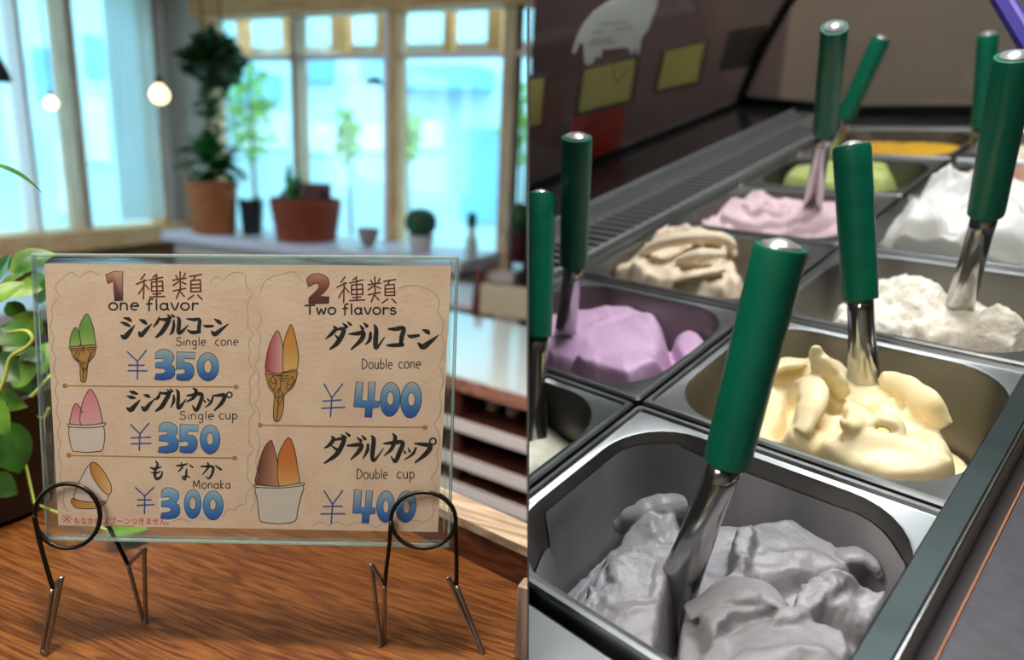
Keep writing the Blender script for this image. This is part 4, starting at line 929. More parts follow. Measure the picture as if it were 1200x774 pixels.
MB().tube([(cq.x+0.34, 2.0, 0), (cq.x+0.35, 2.0, sz), tuple(cq+Vector((.36, 0, 0))), tuple(topc+Vector((.36, 0, 0)))], [.016]*4, 8).build('leg', m_ch, ch, clip='cafe')
MB().box((cq.x-0.02, 2.03, sz-0.03), (cq.x+0.36, 2.37, sz), 0.005).build('seat', m_ch, ch, clip='cafe')
for dx in (0, 0.34): MB().box((cq.x+dx-0.015, 2.33, 0), (cq.x+dx+0.015, 2.36, sz-0.03)).build('leg', m_ch, ch, clip='cafe')
zb0, zb1 = hy(590, 371, 2.0).z, hy(590, 335, 2.0).z
MB().box((cq.x+0.02, 1.985, zb0), (cq.x+0.34, 2.015, zb1), 0.004).build('back_panel', mat('beige_cloth', '#b3a793', 0.9), ch, clip='cafe')
# low white bench under the left window
p = hx(20, 372, XL+0.9)
bn = empty('window_bench', (XL+0.6, p.y, 0), 'pale lavender bench with dark front under the left window', 'bench')
MB().box((XL+0.10, 0.4, p.z-0.02), (XL+0.95, 2.4, p.z+0.03), 0.006).build('seat_board', 'lavender_white', bn)
MB().box((XL+0.12, 0.45, 0), (XL+0.90, 2.35, p.z-0.02)).build('base', wood('dark_red_base', '#3a1712', '#552218', axis=1, rough=0.6), bn)
# ------------------------------------------------------------------ ice cream case (all in the case's own frame)
DU, DV = 0.24, 0.20                                     # pan pitch across and along
def steel(name, color='#9a9c9c', rough=0.22, brushed=(1, 1, 1), amt=0.10):
    if name in MATS: return MATS[name]
    m = mat(name, color, rough, 1.0, vary=amt, scale=14, stretch=brushed)
    nt = m.node_tree; b = nt.nodes['Principled BSDF']
    tc = nt.nodes.new('ShaderNodeTexCoord'); n = nt.nodes.new('ShaderNodeTexNoise'); n.inputs['Scale'].default_value = 22; n.inputs['Detail'].default_value = 6
    nt.links.new(tc.outputs['Object'], n.inputs['Vector'])
    r = nt.nodes.new('ShaderNodeMapRange'); r.inputs['To Min'].default_value = rough*0.7; r.inputs['To Max'].default_value = rough*1.6
    nt.links.new(n.outputs['Fac'], r.inputs['Value']); nt.links.new(r.outputs[0], b.inputs['Roughness'])
    return m
m_steel = steel('stainless_steel', '#868a8a', 0.36)
m_steel_d = steel('stainless_dull', '#85827c', 0.36)
m_steel_k = steel('dark_steel', '#3c4042', 0.35)
def rrect(cx, cy, a, b, r, z, K=9):
    pts = []
    for (sx, sy, a0) in ((1, 1, 0), (-1, 1, 90), (-1, -1, 180), (1, -1, 270)):
        for k in range(K):
            t = math.radians(a0+90*k/(K-1)); pts.append((cx+sx*(a-r)+r*math.cos(t), cy+sy*(b-r)+r*math.sin(t), z))
    return pts
OA, OB, OR = 0.107, 0.088, 0.052                          # half size and corner radius of a pan's opening
def pan(cu, cv, label, group='steel pans in the ice cream case'):
    r = empty('steel_pan', CASE @ Matrix.Translation((cu, cv, -0.13)), label, 'pan', group)
    a, b = DU/2-0.002, DV/2-0.002
    mb = MB(CASE)
    mb.loft([rrect(cu, cv, a, b, .004, -.016), rrect(cu, cv, a, b, .004, .0015), rrect(cu, cv, a-.0015, b-.0015, .004, .0032), rrect(cu, cv, a-.0045, b-.0045, .004, .0032),
             rrect(cu, cv, a-.006, b-.006, .004, .0008), rrect(cu, cv, OA+.002, OB+.002, OR+.002, .0), rrect(cu, cv, OA, OB, OR, -.0006)])
    mb.build('rim', m_steel, r, smooth=True, sharp=28, clip='case')
    mb = MB(CASE)
    mb.loft([rrect(cu, cv, OA, OB, OR, -.0006), rrect(cu, cv, OA-.0015, OB-.0015, OR-.001, -.004), rrect(cu, cv, OA-.008, OB-.008, OR-.004, -.11), rrect(cu, cv, OA-.016, OB-.016, OR-.01, -.119), rrect(cu, cv, OA-.05, OB-.045, .02, -.12)], False, True)
    mb.build('basin', m_steel_d, r, smooth=True, clip='case')
    return r
PANS = {}
def uc(col): return DU/2 if col else -DU/2
def vc(row): return (row+0.5)*DV
names = {(1,-1): 'front steel pan of dark grey ice cream', (1,0): 'steel pan of pale yellow ice cream, second in the right row', (1,1): 'steel pan of coarse cream-white ice cream, third in the right row', (1,2): 'steel pan of smooth white ice cream', (1,3): 'steel pan of brown ice cream behind the smooth white one', (1,4): 'farthest steel pan of the right row',
         (0,-1): 'nearly empty steel pan left of the dark grey one', (0,0): 'steel pan of lilac ice cream', (0,1): 'steel pan of beige ice cream', (0,2): 'steel pan of pink ice cream', (0,3): 'steel pan of pistachio green ice cream', (0,4): 'farthest steel pan of orange-yellow ice cream'}
for (c, rw), lb in names.items(): pan(uc(c), vc(rw), lb)

# ---- sculpted ice cream
def _h(ix, iy, seed):
    n = (ix*374761393 + iy*668265263 + seed*1442695041) & 0xffffffff
    n = ((n ^ (n >> 13))*1274126177) & 0xffffffff
    return ((n ^ (n >> 16)) & 0xffff)/65535.0
def vn(x, y, seed=0):
    ix = np.floor(x).astype(np.int64); iy = np.floor(y).astype(np.int64); fx = x-ix; fy = y-iy
    fx = fx*fx*fx*(fx*(fx*6-15)+10); fy = fy*fy*fy*(fy*(fy*6-15)+10)
    a, b, c, d = _h(ix, iy, seed), _h(ix+1, iy, seed), _h(ix, iy+1, seed), _h(ix+1, iy+1, seed)
    return (a*(1-fx)+b*fx)*(1-fy)+(c*(1-fx)+d*fx)*fy
def fbm(x, y, seed=0, o=4):
    s = 0; a = 0.5; n = 0
    for k in range(o): s = s+a*vn(x, y, seed+k*17); n += a; x = x*2.03+7.1; y = y*2.03-3.7; a *= 0.5
    return s/n
def ss(a, b, x): t = np.clip((x-a)/(b-a), 0, 1); return t*t*(3-2*t)
def poly_sd(x, y, P):
    """signed distance to a polygon, positive inside"""
    d = np.full(x.shape, 1e9); ins = np.zeros(x.shape, bool); n = len(P)
    for i in range(n):
        ax, ay = P[i]; bx, by = P[(i+1) % n]; ex, ey = bx-ax, by-ay
        t = np.clip(((x-ax)*ex+(y-ay)*ey)/(ex*ex+ey*ey+1e-12), 0, 1)
        d = np.minimum(d, np.hypot(x-ax-t*ex, y-ay-t*ey))
        c = ((ay > y) != (by > y)) & (x < (bx-ax)*(y-ay)/((by-ay) if abs(by-ay) > 1e-12 else 1e-12)+ax); ins ^= c
    return np.where(ins, d, -d)
def line_d(x, y, P):
    """distance to a polyline, side sign, position along it 0..1"""
    best = np.full(x.shape, 1e9); sg_ = np.zeros(x.shape); al = np.zeros(x.shape); n = len(P)-1
    for i in range(n):
        ax, ay = P[i]; bx, by = P[i+1]; ex, ey = bx-ax, by-ay
        t = np.clip(((x-ax)*ex+(y-ay)*ey)/(ex*ex+ey*ey+1e-12), 0, 1)
        d = np.hypot(x-ax-t*ex, y-ay-t*ey); m = d < best
        best = np.where(m, d, best); sg_ = np.where(m, np.sign((x-ax)*ey-(y-ay)*ex), sg_); al = np.where(m, (i+t)/n, al)
    return best, sg_, al
def folds(x, y, ang, lam, warp, seed, wk=14.0):
    q = x*math.cos(ang)+y*math.sin(ang); p = q/lam + warp*(fbm(x*wk, y*wk, seed, 3)-0.5)*2
    f = p-np.floor(p); return (f**1.4)*(1-ss(0.80, 1.0, f))
def uvp(pts, h): return [tuple(chit(px, py, h)[:2]) for px, py in pts]
def fold(mb, pts, rad, squash=0.55, seed=0):
    """a thick curled tongue of ice cream: pts (px, py, height), rad radii"""
    P = [tuple(chit(x, y, h)) for x, y, h in pts]
    Q = spline([(*p, r) for p, r in zip(P, rad)], 7); c = []; rr = []
    for k, q in enumerate(Q):
        w = .0008*math.sin(k*0.9+seed); c.append(Vector((q[0]+w, q[1]-w*.6, q[2]+w*.4))); rr.append(max(q[3]*(1+.05*math.sin(k*1.3+seed*2)), .0008))
    mb.tube(c, rr, 14, squash=[squash]*len(c), side=Vector((1, -.3, .25)).cross(Vector(P[-1])-Vector(P[0])).normalized().cross(Vector(P[-1])-Vector(P[0])))
def gelato(cu, cv, label, fn, material, NU=150, NV=130, smear=None, group='ice creams in the case', folds_=(), voxel=.0016, smooth_it=3):
    s_, t_ = np.meshgrid(np.linspace(-1, 1, NU), np.linspace(-1, 1, NV), indexing='ij')
    m = np.maximum(np.maximum(np.abs(s_), np.abs(t_)), 1e-6)
    a, b, r = OA-.0022, OB-.0022, OR-.001
    qx, qy = s_/m*a, t_/m*b
    cx, cy = np.sign(qx)*(a-r), np.sign(qy)*(b-r)
    corner = (np.abs(qx) > a-r) & (np.abs(qy) > b-r)
    A = qx**2+qy**2; B = qx*cx+qy*cy; Cc = cx**2+cy**2-r*r
    lamd = (B+np.sqrt(np.maximum(B*B-A*Cc, 0)))/A
    k = np.where(corner, lamd, 1.0)
    x, y = qx*k*m, qy*k*m
    z = fn(x+cu, y+cv, m)
    z = np.minimum(z, 0.075)
    tp = np.clip(-z, 0, .12)*m**3; x = x*(1-tp*.60); y = y*(1-tp*.74)
    P = np.stack([x+cu, y+cv, z], -1).reshape(-1, 3)
    # skirt: close the body below so that it is a solid lump in the pan
    verts = [tuple(p) for p in P]; faces = []
    idx = lambda i, j: i*NV+j
    for i in range(NU-1):
        for j in range(NV-1): faces.append((idx(i, j), idx(i+1, j), idx(i+1, j+1), idx(i, j+1)))
    rimi = [idx(i, 0) for i in range(NU)]+[idx(NU-1, j) for j in range(1, NV)]+[idx(i, NV-1) for i in range(NU-2, -1, -1)]+[idx(0, j) for j in range(NV-2, 0, -1)]
    base = len(verts); sc = 0.90
    for q in rimi: p = verts[q]; verts.append((cu+(p[0]-cu)*sc, cv+(p[1]-cv)*sc, -0.112))
    n = len(rimi)
    for i in range(n): faces.append((rimi[i], base+i, base+(i+1) % n, rimi[(i+1) % n]))
    faces.append(tuple(range(base, base+n)))
    fr = CASE @ Matrix.Translation((cu, cv, -0.112))
    root = empty('ice_cream', fr, label, 'ice cream', group)
    mbt = MB(); mbt.add(verts, faces)
    for pts, rad, sq, sd_ in folds_: fold(mbt, pts, rad, sq, sd_)
    loc = [Vector((p[0]-cu, p[1]-cv, p[2]+.112)) for p in mbt.v]
    tm = bpy.data.meshes.new('tmp'); tm.from_pydata(loc, [], mbt.f); to = bpy.data.objects.new('tmp', tm); COL.objects.link(to)
    md = to.modifiers.new('r', 'REMESH'); md.mode = 'VOXEL'; md.voxel_size = voxel; md.use_smooth_shade = True
    m2 = to.modifiers.new('s', 'SMOOTH'); m2.factor = 0.5; m2.iterations = smooth_it
    dg = bpy.context.evaluated_depsgraph_get(); me = bpy.data.meshes.new_from_object(to.evaluated_get(dg))
    bpy.data.objects.remove(to); bpy.data.meshes.remove(tm)
    wm = wmat(root); co = wm.inverted() @ (CAM + PART_N*.0004); no = (wm.to_3x3().transposed() @ PART_N).normalized()
    if any((v.co-co).dot(no) < 0 for v in me.vertices):
        bm = bmesh.new(); bm.from_mesh(me); bmesh.ops.bisect_plane(bm, geom=bm.verts[:]+bm.edges[:]+bm.faces[:], plane_co=co, plane_no=no, clear_inner=True); bm.to_mesh(me); bm.free()
    me.name = 'mound'; me.materials.clear(); me.materials.append(material); me.polygons.foreach_set('use_smooth', [True]*len(me.polygons))
    mo = bpy.data.objects.new('mound', me); COL.objects.link(mo); mo.parent = root
    if smear is None: return root
    # film of ice cream left on the pan wall
    K = 120; rows = []
    ths = np.linspace(0, 2*math.pi, K, endpoint=False)
    ring0 = rrect(0, 0, OA-.0030, OB-.0030, OR-.0015, 0, 30)
    top = [smear(i/len(ring0)) for i in range(len(ring0))]
    for f in np.linspace(0, 1, 7):
        row = []
        for i, q in enumerate(ring0):
            zt_ = top[i]; z_ = zt_+(-0.10-zt_)*f; ins = .0004+.062*abs(z_)+(0.0 if f > 0 else -.0012)
            row.append((cu+q[0]*(1-ins/OA), cv+q[1]*(1-ins/OB), z_))
        rows.append(row)
    MB(CASE).loft(rows).build('wall_smear', mat('grey_film', '#8a888b', 0.5, color2='#a5a3a6', scale=14, stretch=(1, 1, .35), bump=.2, bscale=40), root, smooth=True, clip='case')
    return root
def gmat(name, c, c2=None, rough=0.42, bump=0.35, bs=220, sss=0.15, scale=26):
    return mat(name, c, rough, vary=0.05, scale=scale, bump=bump, bscale=bs, sss=sss, color2=c2)
def plate(z, x, y, pts, h, zt_, edge=.004, rag=.004, seed=0, tilt=(0, 0), k=60, dome=0.0):
    """a slab of ice cream with a ragged edge laid over what is below"""
    P = uvp(pts, h); d = poly_sd(x, y, P) + rag*(fbm(x*k, y*k, seed, 4)-0.5)*2
    cx = sum(p[0] for p in P)/len(P); cy = sum(p[1] for p in P)/len(P)
    top = zt_+tilt[0]*(x-cx)+tilt[1]*(y-cy)+dome*np.sqrt(np.clip(d, 0, .04)/.04)
    w = ss(-edge*0.3, edge, d)
    return z + w*np.maximum(top-z, 0)
def ridge(z, x, y, pts, h, amp, w, w2=None, seed=0, wob=.004, taper=0.35):
    P = uvp(pts, h); xx = x+wob*(fbm(x*50, y*50, seed)-0.5)*2; yy = y+wob*(fbm(x*50+9, y*50, seed+5)-0.5)*2
    d, s, al = line_d(xx, yy, P); w2 = w2 or w; ww = np.where(s > 0, w, w2)
    env = np.minimum(1, np.minimum(al, 1-al)/taper+0.25)
    return z + amp*np.exp(-(d/ww)**2)*env
# 1 dark grey, front
def f_grey(x, y, m):
    z = -.088 + .008*fbm(x*22, y*22, 1) + 0*x
    z = plate(z, x, y, [(600,830),(650,715),(685,650),(728,604),(800,588),(880,585),(960,606),(1025,650),(1072,705),(1066,760),(1000,950),(620,950)], -.03, -.040, .024, .004, 3, dome=.004, k=40)
    z = plate(z, x, y, [(630,840),(662,725),(698,658),(732,614),(792,592),(812,636),(790,690),(776,750),(768,870)], -.02, -.024, .007, .0035, 4, tilt=(.05, .10), dome=.006, k=70)
    z = plate(z, x, y, [(852,662),(872,612),(930,600),(985,625),(1010,652),(1004,668),(930,676),(892,690)], -.02, -.026, .008, .003, 9, tilt=(-.12, .0), dome=.006, k=60)
    z = plate(z, x, y, [(815,720),(842,668),(872,640),(888,688),(925,706),(915,722),(868,728),(835,760)], -.015, -.018, .006, .0045, 12, tilt=(.1, -.1), dome=.004, k=90)
    z = plate(z, x, y, [(800,880),(806,765),(838,742),(880,724),(945,718),(1000,738),(1018,780),(960,900)], -.02, -.022, .008, .0025, 33, dome=.007, k=50)
    z = plate(z, x, y, [(955,694),(1000,672),(1045,680),(1062,704),(1050,722),(1005,722),(965,714)], -.015, -.022, .006, .005, 21, tilt=(-.15, .1), dome=.004, k=90)
    z = ridge(z, x, y, [(690,660),(720,640),(760,645),(790,636)], -.012, .005, .012, .003, 14)
    z = ridge(z, x, y, [(660,735),(690,700),(705,690)], -.012, .005, .010, .003, 24)
    z = ridge(z, x, y, [(905,640),(955,634),(1000,650)], -.012, .004, .012, .003, 15)
    z = ridge(z, x, y, [(830,800),(880,765),(960,760),(1010,785)], -.012, .004, .012, .003, 35)
    for q, (pp, zz, rg_) in enumerate(([[(700,700),(712,668),(740,650),(768,655),(764,700),(735,735)], -.016, .006], [[(905,735),(935,690),(985,678),(1012,690),(975,712),(940,735)], -.012, .005], [[(850,655),(862,628),(885,622),(890,650),(872,672)], -.012, .005], [[(668,735),(690,690),(704,700),(695,760)], -.020, .006])):
        z = plate(z, x, y, pp, -.018, zz, .0035, rg_, 50+q, tilt=(-.12, .12), k=110)
    d, s, al = line_d(x, y, uvp([(794,664),(786,700),(780,740),(768,850)], -.01))
    z = z - .038*np.exp(-(d/.0032)**2)
    msk = ss(.46, .60, fbm(x*24, y*24, 41))
    por = np.clip(fbm(x*190, y*190, 15, 3)-.52, 0, 1)*2
    z = z + .0026*(fbm(x*90, y*90, 5)-0.5)*2*msk - .006*por*msk*ss(.55, .7, fbm(x*45, y*45, 61)) + .006*folds(x, y, 0.5, .034, .9, 77)*msk + .004*folds(x, y, 2.1, .05, .6, 78)*(1-msk)
    return z - .02*ss(.92, 1.0, m)
mg1 = gmat('gelato_grey', '#807e81', '#908e91', 0.42, 0.45, 75, sss=.03)
g1 = gelato(uc(1), vc(-1), 'dark grey ice cream smeared up the sides of the front pan', f_grey, mg1, NU=230, NV=200,
       smear=lambda t: -.004-.016*float(fbm(np.array([t*9.0]), np.array([2.0]), 3)[0])-(.03 if .5 < t < .62 else 0), voxel=.0011, smooth_it=1, folds_=[([(724,618,-.034),(748,606,-.023),(775,596,-.019),(800,592,-.026)], [.006,.010,.011,.008], .9, 1), ([(806,720,-.026),(850,694,-.014),(890,694,-.012),(925,714,-.015)], [.008,.011,.010,.003], .35, 4), ([(955,668,-.034),(990,652,-.027),(1015,656,-.029),(1032,678,-.038)], [.006,.009,.009,.005], .5, 6)])
# 2 pale yellow
def f_yellow(x, y, m):
    z = -.075 + 0*x
    z = plate(z, x, y, [(825,480),(860,435),(960,408),(1010,435),(1060,445),(1100,475),(1130,520),(1142,570),(1060,600),(930,560),(820,515)], -.015, -.018, .016, .005, 3, dome=.012)
    z = plate(z, x, y, [(935,520),(985,512),(1060,515),(1110,530),(1140,565),(1060,578),(950,545)], -.01, -.006, .010, .003, 5, dome=.010)
    z = ridge(z, x, y, [(952,425),(972,445),(985,465)], .002, .016, .014, .014, 4)
    z = ridge(z, x, y, [(890,450),(925,432),(950,445)], .0, .014, .010, .014, 14)
    z = ridge(z, x, y, [(948,455),(942,490),(925,525)], .0, .015, .009, .014, 24)
    z = ridge(z, x, y, [(985,490),(1000,500),(1015,480),(1000,470)], .0, .012, .007, .008, 34)
    z = ridge(z, x, y, [(1040,448),(1075,466),(1100,492)], .0, .012, .012, .008, 44)
    z = ridge(z, x, y, [(1000,520),(1030,495),(1055,505)], .0, .010, .008, .006, 54)
    z = ridge(z, x, y, [(1060,500),(1100,510),(1118,535)], .0, .009, .012, .005, 64)
    z = ridge(z, x, y, [(940,545),(980,518),(1060,523),(1120,545)], .0, .007, .012, .004, 74)
    d, s, al = line_d(x, y, uvp([(1012,470),(1030,490),(1035,500)], 0)); z = z-.016*np.exp(-(d/.006)**2)
    d, s, al = line_d(x, y, uvp([(930,455),(925,485),(915,500)], 0)); z = z-.020*np.exp(-(d/.005)**2)
    z = z + .008*folds(x, y, 2.2, .026, 1.1, 7, 22)*ss(.35, .6, fbm(x*26, y*26, 17))*ss(-.02, -.01, z-.0) + .0012*(fbm(x*150, y*150, 8)-.5)*2
    return z - .02*ss(.92, 1.0, m)
mg2 = gmat('gelato_yellow', '#ecdaa6', '#f0e2b8', 0.4, 0.12, 160)
g2 = gelato(uc(1), vc(0), 'pale yellow whipped ice cream with tall folds', f_yellow, mg2, NU=190, NV=160, smooth_it=6, folds_=[([(955,405,.050),(962,425,.036),(975,445,.020),(990,465,.006)], [.004,.010,.012,.008], .6, 1), ([(1032,442,.004),(1060,454,.009),(1088,476,.007),(1108,500,-.006)], [.006,.010,.011,.006], .6, 2), ([(935,452,.012),(950,448,.022),(952,475,.018),(938,508,.006)], [.005,.010,.011,.006], .6, 3), ([(900,440,.004),(915,428,.012),(945,425,.014)], [.006,.009,.006], .5, 4), ([(1005,508,.004),(1030,492,.012),(1052,500,.010),(1048,515,.002)], [.004,.009,.009,.005], .6, 5), ([(984,492,.020),(996,500,.014),(1006,490,.008),(996,478,.004)], [.002,.006,.008,.006], .9, 6)])
# 3 coarse cream white
def f_coarse(x, y, m):
    z = -.070+0*x
    z = plate(z, x, y, [(955,372),(985,345),(1030,325),(1075,325),(1110,345),(1160,355),(1200,372),(1240,400),(1200,430),(1060,400),(960,385)], -.02, -.026, .022, .010, 2, dome=.016)
    z = ridge(z, x, y, [(1030,330),(1080,340),(1110,355)], .0, .018, .020, .014, 5)
    z = ridge(z, x, y, [(1130,395),(1165,372),(1215,385)], .0, .020, .018, .012, 6)
    z = z + .009*(fbm(x*70, y*70, 9, 5)-.5)*2 + .005*(np.abs(fbm(x*120, y*120, 19)-.5)*2) + .002*(fbm(x*300, y*300, 3)-.5)
    return z-.015*ss(.92, 1.0, m)
gelato(uc(1), vc(1), 'coarse crumbly cream-white ice cream around a spatula', f_coarse, gmat('gelato_coarse', '#ece5d2', '#f4efe0', 0.6, 0.5, 260), NU=170, NV=140)
# 4 smooth white, heaped
def f_smooth(x, y, m):
    z = -.018+0*x
    z = plate(z, x, y, [(1025,290),(1040,260),(1085,215),(1140,212),(1240,240),(1260,310),(1120,300)], .01, .012, .03, .003, 2, dome=.014)
    z = ridge(z, x, y, [(1085,212),(1110,235),(1160,250)], .02, .020, .012, .025, 5)
    z = z + .016*folds(x, y, 1.2, .05, .8, 7, 14) + .010*folds(x, y, 2.6, .032, .9, 9, 18)+.0008*(fbm(x*160, y*160, 3)-.5)
    return z-.012*ss(.90, 1.0, m)
gelato(uc(1), vc(2), 'smooth bright white ice cream heaped above the rim', f_smooth, gmat('gelato_white', '#cdd0cd', '#d8d9d2', 0.42, 0.12, 160), NU=140, NV=120, smooth_it=6)
# 5 brown, 6 far right
def f_mound(amp, lam, ang, seed, base=-.03):
    def f(x, y, m):
        z = base + .02*(1-m**2) + amp*folds(x, y, ang, lam, .9, seed, 16) + amp*.6*folds(x, y, ang+1.3, lam*.7, .9, seed+3, 20) + .0012*(fbm(x*150, y*150, seed)-.5)
        return z-.015*ss(.9, 1.0, m)
    return f
gelato(uc(1), vc(3), 'milk-chocolate brown ice cream in the far right row', f_mound(.016, .05, 1.0, 5, -.02), gmat('gelato_brown', '#9a6f5c', '#ab806c'), NU=90, NV=80)
gelato(uc(1), vc(4), 'pale cream ice cream in the farthest right pan', f_mound(.012, .05, 2.0, 8), gmat('gelato_cream', '#d8d2b0', '#e2dcc0'), NU=80, NV=70)
# 7 nearly empty pan
def f_empty(x, y, m):
    z = -.058 + .02*fbm(x*18, y*18, 4)
    z = plate(z, x, y, [(560,500),(620,520),(655,540),(650,575),(560,590)], -.04, -.035, .02, .008, 3, dome=.012)
    return z
gelato(uc(0), vc(-1), 'small rest of cream-white ice cream in the nearly empty left pan', f_empty, gmat('gelato_rest', '#cfcdb6', '#e6e3d2', 0.4), NU=90, NV=80)
# 8 lilac
def f_lilac(x, y, m):
    z = -.060+0*x
    z = plate(z, x, y, [(560,420),(600,380),(660,375),(720,362),(770,372),(792,410),(780,435),(740,452),(700,448),(640,432)], -.03, -.030, .014, .004, 2, dome=.016)
    z = plate(z, x, y, [(655,428),(700,415),(760,420),(790,432),(740,456),(690,445)], -.02, -.014, .012, .003, 6, dome=.006)
    z = plate(z, x, y, [(680,376),(730,366),(775,378),(785,408),(740,412),(690,404)], -.02, -.020, .012, .004, 8, tilt=(.05, .1), dome=.008)
    z = plate(z, x, y, [(785,395),(810,382),(845,375),(852,395),(815,425),(790,428)], -.03, -.035, .010, .004, 9, dome=.008)
    z = ridge(z, x, y, [(690,380),(740,366),(770,378)], -.01, .006, .012, .006, 4)
    z = z + .007*folds(x, y, 2.4, .06, .5, 7, 10)+.002*folds(x, y, 0.9, .03, .8, 17, 18)+.0012*(fbm(x*120, y*120, 5)-.5)
    return z-.012*ss(.92, 1.0, m)
gelato(uc(0), vc(0), 'lilac purple ice cream folded in broad layers', f_lilac, gmat('gelato_lilac', '#c7a2c4', '#cfaccc', 0.42, 0.15, 200), NU=150, NV=130, smooth_it=9)
# 9 beige
def f_beige(x, y, m):
    z = -.062+0*x
    z = plate(z, x, y, [(700,320),(735,300),(760,275),(850,275),(865,300),(880,330),(860,355),(790,345)], -.015, -.018, .016, .006, 2, dome=.012)
    z = ridge(z, x, y, [(752,292),(790,280),(850,278)], .005, .026, .014, .008, 4)
    z = ridge(z, x, y, [(795,302),(830,296),(858,302)], .0, .018, .012, .007, 6)
    z = ridge(z, x, y, [(785,330),(830,322),(850,312)], .0, .012, .010, .007, 8)
    z = ridge(z, x, y, [(718,318),(750,310),(765,325)], .0, .012, .012, .009, 10)
    z = z + .008*folds(x, y, 0.6, .035, 1.0, 7, 20) + .003*(fbm(x*110, y*110, 9)-.5)*2
    return z-.012*ss(.92, 1.0, m)
mg9 = gmat('gelato_beige', '#e2cfb2', '#ecdcc2', 0.45, 0.25, 220)
g9 = gelato(uc(0), vc(1), 'beige ice cream in rough curled heaps', f_beige, mg9, NU=150, NV=130, folds_=[([(752,298,.002),(778,284,.020),(820,278,.026),(852,282,.018),(862,300,.0)], [.008,.013,.014,.012,.006], .6, 1), ([(792,306,.004),(820,298,.014),(850,298,.012)], [.006,.010,.006], .7, 2), ([(788,330,-.006),(815,322,.004),(848,316,.006)], [.006,.009,.006], .6, 3)])
# 10 pink
def f_pink(x, y, m):
    z = -.022+0*x
    c = uvp([(905,245)], 0)[0]; rr = np.hypot(x-c[0], y-c[1]); th = np.arctan2(y-c[1], x-c[0])
    sw = rr/.030 + th/(2*math.pi) + .6*(fbm(x*14, y*14, 6)-.5); f = sw-np.floor(sw)
    z = z + .016*(1-m**2) + .013*(f**1.3)*(1-ss(.8, 1, f))
    z = ridge(z, x, y, [(830,235),(870,215),(895,225)], .005, .026, .018, .012, 3)
    z = ridge(z, x, y, [(850,255),(890,235),(900,260)], .005, .012, .012, .010, 5)
    z = z + .006*folds(x, y, 1.9, .03, .9, 9, 20)+.0012*(fbm(x*130, y*130, 4)-.5)
    return z-.012*ss(.92, 1.0, m)
gelato(uc(0), vc(2), 'pale pink ice cream swirled around a spatula', f_pink, gmat('gelato_pink', '#dfc2c8', '#e8d0d4', 0.42, 0.15, 200), NU=130, NV=110)
def f_green(x, y, m):
    z = -.055+0*x
    z = plate(z, x, y, [(905,215),(925,200),(960,195),(1000,192),(1050,198),(1062,215),(1030,222),(960,225)], -.01, -.010, .02, .005, 2, dome=.014)
    return z + .006*folds(x, y, 1.5, .04, .8, 7, 16) - .012*ss(.92, 1.0, m)
gelato(uc(0), vc(3), 'pistachio green ice cream in a smooth hump', f_green, gmat('gelato_green', '#aebb6c', '#bac67c', 0.42), NU=90, NV=80)
def f_mango(x, y, m): return -.022 + .006*fbm(x*40, y*40, 3) + .004*(fbm(x*120, y*120, 6)-.5)-.012*ss(.92, 1.0, m)
gelato(uc(0), vc(4), 'bright orange-yellow ice cream lying flat in the farthest pan', f_mango, gmat('gelato_mango', '#d9a41e', '#e3b22c', 0.4), NU=80, NV=70)

# ---- spatulas
m_grn = mat('green_plastic', '#00694f', 0.38, vary=0.06, scale=14, coat=0.15)
m_capw = mat('cap_white', '#c4c8c6', 0.28, 0.7)
m_shaft = steel('polished_shaft', '#b5b5b2', 0.14, amt=0.06)
def spatula(label, top, hb, base, z_top, base_h, bury=0.05, dia=.028, blade=.030):
    cb = chit(*base, base_h); Pb = CASE @ cb; zb = depth(Pb)
    Pt = at(*top, z_top)
    f = math.dist(top, hb)/(math.dist(top, hb)+math.dist(hb, base)); zh = 1/((1-f)/z_top+f/zb)
    Ph = at(*hb, zh)
    ax = (Pt-Ph).normalized(); L = (Pt-Ph).length
    rot = ax.to_track_quat('Z', 'Y').to_matrix().to_4x4()
    r = empty('spatula', Matrix.Translation(Pb) @ rot, label, 'spatula', 'green-handled spatulas')
    M_ = Matrix.Translation(Ph) @ rot; R_ = dia/2
    prof = [(R_*.70, 0), (R_*.94, 0), (R_*.96, L*.02)]
    for k in (0.2, 0.4, 0.6, 0.8): prof += [(R_*(.96+.04*k), L*(k-.008)), (R_*(.954+.04*k), L*k), (R_*(.96+.04*k), L*(k+.008))]
    prof += [(R_, L*.975), (R_*.95, L), (R_*.80, L), (R_*.76, L-.003)]
    hd = MB().lathe(prof, 32, M_).build('handle', m_grn, r, smooth=True, sharp=50, clip='case')
    MB().lathe([(R_*.78, L-.004), (R_*.78, L-.0005), (R_*.70, L+.0015), (R_*.62, L+.0008), (R_*.45, L+.0030), (R_*.2, L+.0042), (.0002, L+.0045)], 28, M_).build('end_cap', m_capw, hd, smooth=True, sharp=40, clip='case')
    d2 = (Pb-Ph).normalized(); n2 = (Pb-Ph).length
    tipb = Pb + d2*bury
    toC = (CAM-Pb); sd = d2.cross(toC).normalized()
    pts = [Ph-d2*-.0, Ph.lerp(Pb, .15), Ph.lerp(Pb, .45), Ph.lerp(Pb, .75), Pb, Pb+d2*bury*.5, tipb]
    rad = [R_*.70, R_*.70, R_*.72, R_*.80, blade*.42, blade*.5, blade*.42]
    MB().tube(pts, rad, 20, squash=[1, 1, .9, .6, .3, .16, .10], side=sd).build('shaft_blade', m_shaft, r, smooth=True, clip='case')
    return r
spatula('green-handled spatula stuck in the dark grey ice cream in front', (915, 289), (852, 541), (797, 680), .365, -.022, .06)
spatula('green-handled spatula upright in the pale yellow ice cream', (998, 171), (1008, 350), (1012, 446), .545, -.002, .05)
spatula('green-handled spatula leaning in the coarse cream-white ice cream', (1190, 66), (1155, 250), (1122, 368), .520, -.012, .045, dia=.029)
